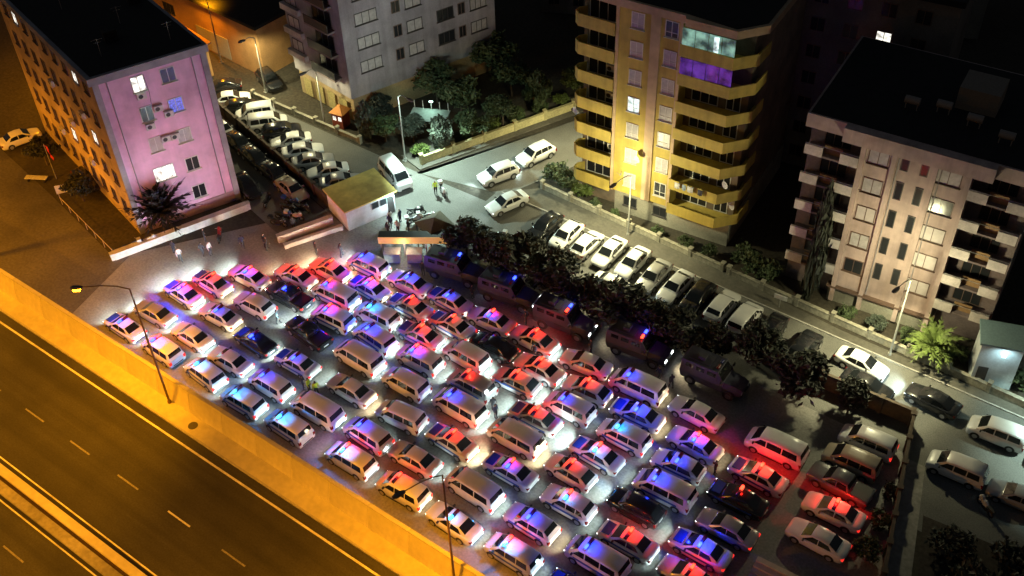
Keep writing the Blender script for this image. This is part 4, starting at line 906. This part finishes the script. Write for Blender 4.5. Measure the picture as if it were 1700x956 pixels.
for k, (x, y, h, r, lf) in enumerate(((-53.2,76.6,1.9,1.3,0),(-51.6,76.0,2.0,1.2,0),(-49.4,75.4,1.6,1.0,2),(-47.2,74.5,1.2,.6,0),(-44.8,74.35,1.1,.55,1),(-40.0,74.4,1.2,.6,0),(-36.8,74.35,1.5,.7,0),(-34.2,74.3,1.7,.7,0),(-30.6,75.2,2.4,1.4,0),(-28.4,74.8,2.2,1.2,0),(-20.2,74.0,1.6,.7,0),(-17.6,74.1,1.7,.8,3),(-14.6,74.2,1.6,.8,0),(-10.4,74.6,1.8,.8,0),(-4.6,74.6,2.2,1.2,0),(-2.0,74.2,2.2,1.4,1))):
    plant('shrub', x, y, h, r, lf, ('bright green' if lf == 2 else 'dark')+' shrub behind the garden wall, '+ordinal(k % 8)+(' in front of the yellow block' if k < 8 else ' in front of the cream block'), 'shrub', SG)
for k in range(7):
    f = k/6; plant('shrub', -67.6+7.0*f, 71.4+16.6*f, 1.6+.4*math.sin(k*2), .9, 1 if k % 3 else 2, 'green lit bush behind the cross street garden wall, '+ordinal(k)+' up the street', 'shrub', 'bushes along the cross street')
plant('cypress', -24.0, 74.3, 11.5, .85, 4, 'tall thin dark cypress in front of the cream block', 'tree', SG)
for k, (x, y, h, r, lf) in enumerate(((-9.4,57.6,1.3,.7,4),(-9.0,54.7,1.4,.8,0),(-8.6,51.6,1.7,1.0,0),(-3.8,55.6,1.8,1.5,4),(-1.6,52.8,2.2,1.8,4),(-3.6,49.6,1.8,1.4,1),(.6,56.2,2.4,1.8,4),(-.4,48.6,2.2,1.8,4),(2.2,52.2,2.4,2.0,4))):
    plant('shrub', x, y, h, r, lf, 'dark shrub at the lot\'s right edge, '+ordinal(k)+' counting from the red saloon', 'shrub', 'shrubs beyond the lot edge')
for k, (x, y, h, r) in enumerate(((-99.9,47.4,3.4,1.6),(-91.4,45.6,3.0,1.5))):
    plant('tree', x, y, h, r, 4, ['dark tree beside the far corner of the pink block','dark tree near the white sign by the pink block'][k], 'tree', 'trees beside the pink block')
# strip of scrub along the inside of the boundary wall
for k in range(11):
    x = -58 + 3.1*k + random.uniform(-.6,.6)
    if abs(x+51.6) < .0: continue
    plant('shrub', x, 33.5, random.uniform(.5,.9), random.uniform(.28,.38), 4, 'small scrub plant behind the orange wall, '+ordinal(k)+' from the glowing lamp', 'shrub', 'scrub behind the boundary wall')

def spiky(name, x, y, trunk_h, n, L_, up_, droop, wid, m, label, cat):
    t = thing(name, label, cat, (x, y, 0))
    tr = MB(); tr.tube([(0,0,0),(.03,0,trunk_h*.5),(0,.02,trunk_h)], [.26,.2,.18], 10); part('trunk', tr, bark, t)
    rng = random.Random(int(x*10))
    for i in range(n):
        a = i*2.399; e = up_*(1-i/n)+rng.uniform(-.1,.1); l = L_*rng.uniform(.8,1.1)
        mb = MB(); pts = []; p = Vector((.1*math.cos(a), .1*math.sin(a), trunk_h - .25*(i/n)))
        for s in range(7):
            pts.append(p.copy()); ang = e - droop*(s/6)**1.4
            p += Vector((math.cos(a)*math.cos(ang), math.sin(a)*math.cos(ang), math.sin(ang)))*(l/6)
        side = Vector((-math.sin(a), math.cos(a), 0))
        for s in range(1, 7):                 # leaflets along the rib
            f = s/6; w = wid*math.sin(math.pi*min(.98,f*.85+.12))
            for sd in (-1, 1):
                q0, q1 = pts[s-1], pts[s]; mid = (q0+q1)/2; tip = mid+side*sd*w+(q1-q0)*.9-Vector((0,0,w*.25))
                mb.add([q0, q1, tip], [(0,1,2)]); 
                tip2 = q1+side*sd*w*.9+(q1-q0)*.8-Vector((0,0,w*.2)); mb.add([mid, q1, tip2], [(0,1,2)])
        mb.tube(pts, [.03,.028,.025,.02,.016,.012,.006], 4)
        part('frond', mb, m, t)
    return t
spiky('palm_tree', -12.1, 72.9, 2.2, 34, 2.5, 1.25, 1.1, .5, LEAF[2], 'broad low palm tree beside the lamp post and cream block', 'palm')
spiky('palm_tree', -80.7, 47.4, 2.4, 70, 3.7, 1.5, .45, .55, mat('dark palm fronds', (.03,.028,.03), .8, noise=.2), 'dark spiky palm in front of the pink wall', 'palm')

# ------------------------------------------------------------------ people
def person_mesh(pose):
    J = {'pel': ((0,0,.95),.15), 'wai': ((0,0,1.1),.13), 'che': ((.0,0,1.32),.16), 'nek': ((.0,0,1.5),.06), 'hea': ((.02,0,1.6),.088), 'crn': ((.01,0,1.70),.08), 'nos': ((.11,0,1.61),.014)}
    E_ = [('pel','wai'),('wai','che'),('che','nek'),('nek','hea'),('hea','crn'),('hea','nos')]
    for s, nm in ((1,'l'),(-1,'r')):
        st = .16*s if pose == 'walk' else .02*s; sw = -.16*s if pose == 'walk' else .04
        J.update({nm+'hip': ((0,.09*s,.9),.10), nm+'kne': ((st*.7+.03,.1*s,.5),.07), nm+'ank': ((st*1.0-.02,.1*s,.09),.045), nm+'toe': ((st*1.0+.16,.11*s,.04),.035),
                  nm+'sho': ((0,.19*s,1.42),.075), nm+'elb': ((sw*.4-.02,.25*s,1.14),.05), nm+'wri': ((sw+.06,.25*s,.9),.035), nm+'pal': ((sw+.08,.25*s,.82),.035), nm+'ear': ((0,.09*s,1.6),.016)})
        E_ += [('pel',nm+'hip'),(nm+'hip',nm+'kne'),(nm+'kne',nm+'ank'),(nm+'ank',nm+'toe'),('che',nm+'sho'),(nm+'sho',nm+'elb'),(nm+'elb',nm+'wri'),(nm+'wri',nm+'pal'),('hea',nm+'ear')]
        for f in range(4):
            J[nm+'f%d' % f] = ((sw+.05+.022*f, .25*s, .74-.012*(f in (1,2))), .009); E_.append((nm+'pal', nm+'f%d' % f))
        J[nm+'th'] = ((sw+.13, .24*s, .79), .01); E_.append((nm+'pal', nm+'th'))
    ks_ = list(J); me = bpy.data.meshes.new('person_rig'); me.from_pydata([J[k][0] for k in ks_], [(ks_.index(a), ks_.index(b)) for a, b in E_], [])
    o = bpy.data.objects.new('person_rig', me); COL.objects.link(o)
    m = o.modifiers.new('skin', 'SKIN'); sub = o.modifiers.new('sub', 'SUBSURF'); sub.levels = 1; sub.render_levels = 1
    for i, k in enumerate(ks_): me.skin_vertices[0].data[i].radius = (J[k][1], J[k][1])
    me.skin_vertices[0].data[0].use_root = True
    dg = bpy.context.evaluated_depsgraph_get(); r = bpy.data.meshes.new_from_object(o.evaluated_get(dg)); bpy.data.objects.remove(o); return r
skin = mat('skin', (.35,.2,.14), .6); hair = mat('dark hair', (.02,.015,.012), .8); trous = mat('dark trousers', (.025,.027,.035), .85); shoes = mat('black shoes', (.015,.015,.015), .6)
JK = {'dark': mat('dark jacket', (.03,.032,.04), .85), 'navy': mat('navy uniform', (.03,.04,.09), .85), 'yellow': mat('high visibility vest', (.55,.75,.05), .7), 'white': mat('white shirt', (.65,.65,.63), .8), 'cyan': mat('pale jacket', (.3,.45,.5), .8)}
_base = {p: person_mesh(p) for p in ('stand','walk')}; _pc = {}
def person(x, y, yaw, jk, pose, label):
    if (jk, pose) not in _pc:
        me = _base[pose].copy(); me.name = 'person'; me.materials.clear()
        for m in (trous, JK[jk], skin, hair, shoes): me.materials.append(m)
        for f in me.polygons:
            c = f.center; f.use_smooth = True
            hand = abs(c.y) > .19 and c.z < .9
            f.material_index = 4 if c.z < .09 else (2 if hand else (0 if c.z < 1.0 and abs(c.y) < .2 else (1 if c.z < 1.49 else (3 if (c.z > 1.66 or c.x < -.02) else 2))))
        _pc[(jk, pose)] = me
    tag(ob('person', _pc[(jk, pose)], None, (x, y, 0.004), yaw), label, 'person', 'people on foot')
for a in ((-77.0,45.4,2.0,'dark','stand','person in dark clothes standing in front of the low white wall'),
          (-75.6,45.0,-.5,'white','walk','person in white shirt walking before the low white wall'),
          (-75.9,48.4,1.0,'dark','stand','person in dark clothes beside the red motorcycle'),
          (-53.4,39.9,.4,'yellow','stand','person in yellow vest standing between the second and third rows'),
          (-52.6,40.0,2.6,'yellow','walk','second person in yellow vest, closer to the white van'),
          (-54.0,39.8,1.0,'navy','stand','person in navy uniform beside the two yellow vests'),
          (-61.6,44.3,.6,'cyan','walk','person in pale jacket behind the white off-roader in the lot'),
          (-65.4,53.2,1.2,'dark','stand','person in dark clothes near the ramp wall'),(-63.2,54.4,1.2,'dark','walk','person in dark clothes walking towards the gate canopy'),
          (-39.3,47.2,2.2,'dark','stand','person in dark clothes beside the silver minivan in the lot'),(-38.7,46.7,0,'navy','stand','person in navy uniform behind the silver minivan in the lot'),
          (-40.1,54.1,-1.6,'navy','stand','person in navy uniform beside the red-lit saloon near the trucks'),
          (-36.1,64.6,.4,'dark','stand','person in dark clothes at the edge of the street trees'),(-34.3,64.4,3.0,'dark','stand','second person in dark clothes at the edge of the street trees'),
          (-21.2,51.9,.2,'dark','stand','person in dark clothes in the lower right of the lot'),
          (-62.2,60.4,2.0,'navy','stand','person in navy uniform at the guard house door'),(-61.6,59.4,1.2,'dark','walk','person in dark clothes in front of the guard house'),
          (-69.9,54.7,2.4,'dark','stand','person in dark clothes by the parked motorcycles')):
    person(*a)
rp_ = random.Random(11)
for k, (x, y) in enumerate(((-62.6,60.9),(-61.9,61.6),(-61.0,60.2),(-60.2,60.9),(-59.4,62.0),(-58.9,59.6))):
    person(x, y, rp_.uniform(0,6.28), rp_.choice(('dark','navy','dark','white')), rp_.choice(('stand','walk')), 'person in the group outside the guard house, '+ordinal(k)+' from its door')
for k, (x, y) in enumerate(((-55.0,56.9),(-49.2,57.0),(-43.3,57.2),(-43.0,56.9),(-36.4,57.4),(-29.9,58.0),(-28.6,57.8))):
    person(x, y, rp_.uniform(0,6.28), rp_.choice(('dark','navy')), rp_.choice(('stand','walk')), 'person beside the armoured trucks, '+ordinal(k)+' along their line from the canopy')
for k, (x, y) in enumerate(((-74.4,46.8),(-73.9,47.3),(-72.0,49.8),(-70.4,51.2),(-69.9,51.0))):
    person(x, y, rp_.uniform(0,6.28), rp_.choice(('dark','navy','white')), rp_.choice(('stand','walk')), 'person on the open ground before the parked rows, '+ordinal(k)+' from the white wall')

# ------------------------------------------------------------------ motorcycles
def torus_ring(mb, cx, r, rr, mi):
    n = 14; mb.loft([[(cx+(r+rr*math.cos(b))*math.cos(a), rr*math.sin(b)*1.2, .31+(r+rr*math.cos(b))*math.sin(a)) for b in [2*math.pi*j/6 for j in range(6)]] for a in [2*math.pi*i/n for i in range(n+1)]], mi, True, False)
_mw = MB(); torus_ring(_mw, 0, .25, .06, 0)
for i in range(5):
    a = 2*math.pi*i/5; _mw.tube([(0,0,.31),(.24*math.cos(a),0,.31+.24*math.sin(a))], .018, 5, 1)
mw_me = _mw.mesh('wheel', [tyre, rim])
def motorcycle(x, y, yaw, colr, label, box=False):
    t = thing('motorcycle', label, 'motorcycle', (x, y, 0.004), yaw, 'parked motorcycles')
    pm = mat('motorcycle paint '+colr[0], colr[1], .3, coat=.5)
    ob('wheel', mw_me, t, (.68,0,0)); ob('wheel', mw_me, t, (-.68,0,0))
    e = MB(); e.box(-.28,.25,-.16,.16,.25,.55); e.tube([(-.68,.12,.31),(-.2,.13,.4)], .03, 6); e.tube([(.1,-.16,.3),(-.75,-.18,.36)], [.035,.05], 6); part('engine', e, trim, t)
    b = MB(); b.loft([[(xx,-w,z0),(xx,w,z0),(xx,w*.6,z1),(xx,-w*.6,z1)] for xx, w, z0, z1 in ((-.2,.1,.56,.78),(.1,.17,.54,.92),(.35,.16,.56,.9),(.5,.08,.6,.82))], 0, False); part('tank', b, pm, t)
    f = MB(); f.loft([[(xx,-w,z0),(xx,w,z0),(xx,w*.5,z1),(xx,-w*.5,z1)] for xx, w, z0, z1 in ((.42,.2,.66,1.02),(.62,.2,.66,1.1),(.78,.1,.72,.92))], 0, False); part('fairing', f, pm, t)
    s = MB(); s.loft([[(xx,-w,z0),(xx,w,z0),(xx,w*.8,z1),(xx,-w*.8,z1)] for xx, w, z0, z1 in ((-.95,.1,.78,.86),(-.6,.15,.7,.84),(-.2,.13,.64,.78))], 0, False); part('seat', s, trim, t)
    k = MB()
    for sd in (-1,1): k.tube([(.68,.09*sd,.31),(.5,.09*sd,.95)], .025, 6)
    k.tube([(.42,-.36,1.02),(.5,-.15,1.0),(.5,.15,1.0),(.42,.36,1.02)], .02, 6); part('fork', k, steel, t)
    h = MB(); h.box(.76,.82,-.07,.07,.78,.88); part('headlight', h, head_off, t)
    if box:
        q = MB(); q.box(-1.05,-.65,-.22,.22,.86,1.15); part('top_box', q, pm, t)
RED = ('red', (.3,.02,.02)); BLK = ('black', (.02,.02,.022)); WHT = ('white', (.6,.6,.6)); BLU = ('blue', (.03,.06,.25))
for a in ((-80.9,43.6,1.2,BLK,'black motorcycle at the lower end of the low white wall',0),(-80.1,44.9,1.1,WHT,'white motorcycle behind the low white wall',1),
          (-75.0,49.5,2.3,RED,'red motorcycle parked before the low white wall',0),(-71.6,54.3,.3,BLK,'black motorcycle, first of the group by the yard',1),(-71.9,55.4,.5,BLU,'blue motorcycle, second of the group by the yard',0),(-72.4,56.5,.2,BLK,'black motorcycle, third of the group by the yard',0),
          (-75.2,56.2,2.0,BLK,'black motorcycle by the corner of the pink block',0),(-72.8,57.4,.3,BLU,'blue motorcycle, fourth of the group by the yard',1),(-70.9,55.9,.4,WHT,'white motorcycle in the group by the yard',1),(-71.3,57.3,.3,BLK,'black motorcycle deepest in the group by the yard',0),(-60.6,62.4,1.0,WHT,'white police motorcycle beside the guard house door',1),(-59.9,63.4,.7,WHT,'white police motorcycle behind the shelter',1),(-61.4,63.5,.7,BLK,'black motorcycle behind the guard house',0),
          (-54.4,64.6,.2,WHT,'white motorcycle parked at the street edge by the shelter',1),(-52.3,65.1,.5,BLK,'black motorcycle parked at the street edge near the first tree',0),(-50.9,65.6,.2,WHT,'white motorcycle nearest the street trees',1),
          (-3.1,60.6,2.5,WHT,'white motorcycle parked by the planted bed at the right',0)):
    motorcycle(*a)
# rider in the junction
motorcycle(-61.3, 67.6, -.6, WHT, 'white police motorcycle ridden across the junction', 1)
person(-61.95, 67.2, -.6, 'yellow', 'stand', 'person in yellow vest standing by the motorcycle in the junction')

# ------------------------------------------------------------------ small things
bn = thing('bench', 'white slatted bench on the forecourt left of the pink block', 'bench', (-98.4, 45.0, 0), R(30))
for k in range(4):
    m_ = MB(); m_.box(-1.2,1.2,-.3+.17*k,-.17+.17*k,.42,.47); part('slat', m_, wht, bn)
for x in (-.9,.9):
    m_ = MB(); m_.box(x-.05,x+.05,-.28,.34,0,.418); part('leg', m_, trim, bn)
fl = thing('flagpole', 'flagpole with a hanging red flag near the pink block', 'flagpole', (-97.0, 46.4, 0))
m_ = MB(); m_.tube([(0,0,0),(0,0,4.5)], [.05,.03], 8); part('pole', m_, steel, fl)
m_ = MB(); m_.loft([[(0.03+.5*math.sin(.3*i), .06*math.sin(i*1.7), 4.4-.22*i), (0.05+.5*math.sin(.3*i)+.35, .1*math.cos(i*1.3), 4.2-.24*i), (0.06+.5*math.sin(.3*i)+.35, .1*math.cos(i*1.3)+.02, 4.2-.24*i),(0.03+.5*math.sin(.3*i), .06*math.sin(i*1.7)+.02, 4.4-.22*i)] for i in range(7)], 0, True); part('flag', m_, mat('red cloth', (.45,.02,.02), .8), fl)
rl = thing('handrail', 'thin pale handrail along the forecourt edge', 'handrail', (-92.8, 44.0, 0), R(-11.5))
m_ = MB(); m_.tube([(0,0,.9),(11.5,0,.9)], .035, 6); part('rail', m_, mat('pale paint', (.5,.42,.36), .6), rl)
for k in range(7):
    m_ = MB(); m_.tube([(.1+k*1.88,0,0),(.1+k*1.88,0,.9)], .03, 6); part('post', m_, mat('pale paint', (.5,.42,.36), .6), rl)
sg = thing('notice_board', 'white notice board beside the dark tree left of the pink block', 'notice board', (-93.4, 44.9, 0), R(60))
m_ = MB(); m_.box(-.7,.7,-.03,.03,.7,1.7); part('panel', m_, wht, sg)
for x in (-.55,.55):
    m_ = MB(); m_.box(x-.04,x+.04,.032,.1,0,1.7); part('post', m_, steel, sg)
pg = thing('pergola', 'white pergola with pale green lit glass roof in the dark garden', 'pergola', (-71.4, 74.6, 0), R(25))
m_ = MB(); m_.box(0,4.2,-1.2,1.2,2.2,2.27); part('roof', m_, mat('frosted glass roof', (.45,.55,.5), .4, noise=.25, scale=1.5), pg)
for k in range(5):
    m_ = MB(); m_.tube([(.2+.95*k,1.1,0),(.2+.95*k,1.1,3.3)], .05, 8); part('post', m_, wht, pg)
    if k in (0,4):
        m_ = MB(); m_.tube([(.2+.95*k,-1.1,0),(.2+.95*k,-1.1,2.2)], .05, 8); part('post', m_, wht, pg)
m_ = MB(); m_.box(1.9,2.3,1.0,1.2,3.2,3.3); part('lamp_head', m_, mat('garden lamp', (.6,.8,.7), .4, emit=(.6,1,.8), estr=6), pg)
lamp('garden_light', 'SPOT', (2.1,.6,3.6), 70, (.65,1,.82), pg, .1, R(120), .6)
kk = thing('garden_kiosk', 'small orange kiosk behind the low wall of the grey block', 'kiosk', (-78.6, 71.0, 0), R(10))
m_ = MB(); m_.box(-.7,.7,-.7,.7,0,1.9); part('wall', m_, mat('red paint', (.3,.06,.03), .7), kk)
m_ = MB(); m_.loft([[(-.9,-.9,1.9),(.9,-.9,1.9),(.9,.9,1.9),(-.9,.9,1.9)],[(-.1,-.1,2.7),(.1,-.1,2.7),(.1,.1,2.7),(-.1,.1,2.7)]], 0, False); part('roof', m_, mat('orange paint', (.55,.22,.05), .7), kk)
for s in (-.35,.35):
    m_ = MB(); m_.box(s-.2,s+.2,-.72,-.703,1.0,1.5); part('window', m_, lit_white, kk)
bnr = thing('street_sign', 'pale sign panel on a short post at the pavement edge', 'sign', (-25.6, 71.7, .14), R(5))
m_ = MB(); m_.box(-.6,.6,-.03,.03,1.0,1.5); part('panel', m_, wht, bnr)
m_ = MB(); m_.tube([(0,.07,0),(0,.07,1.45)], .035, 6); part('post', m_, steel, bnr)
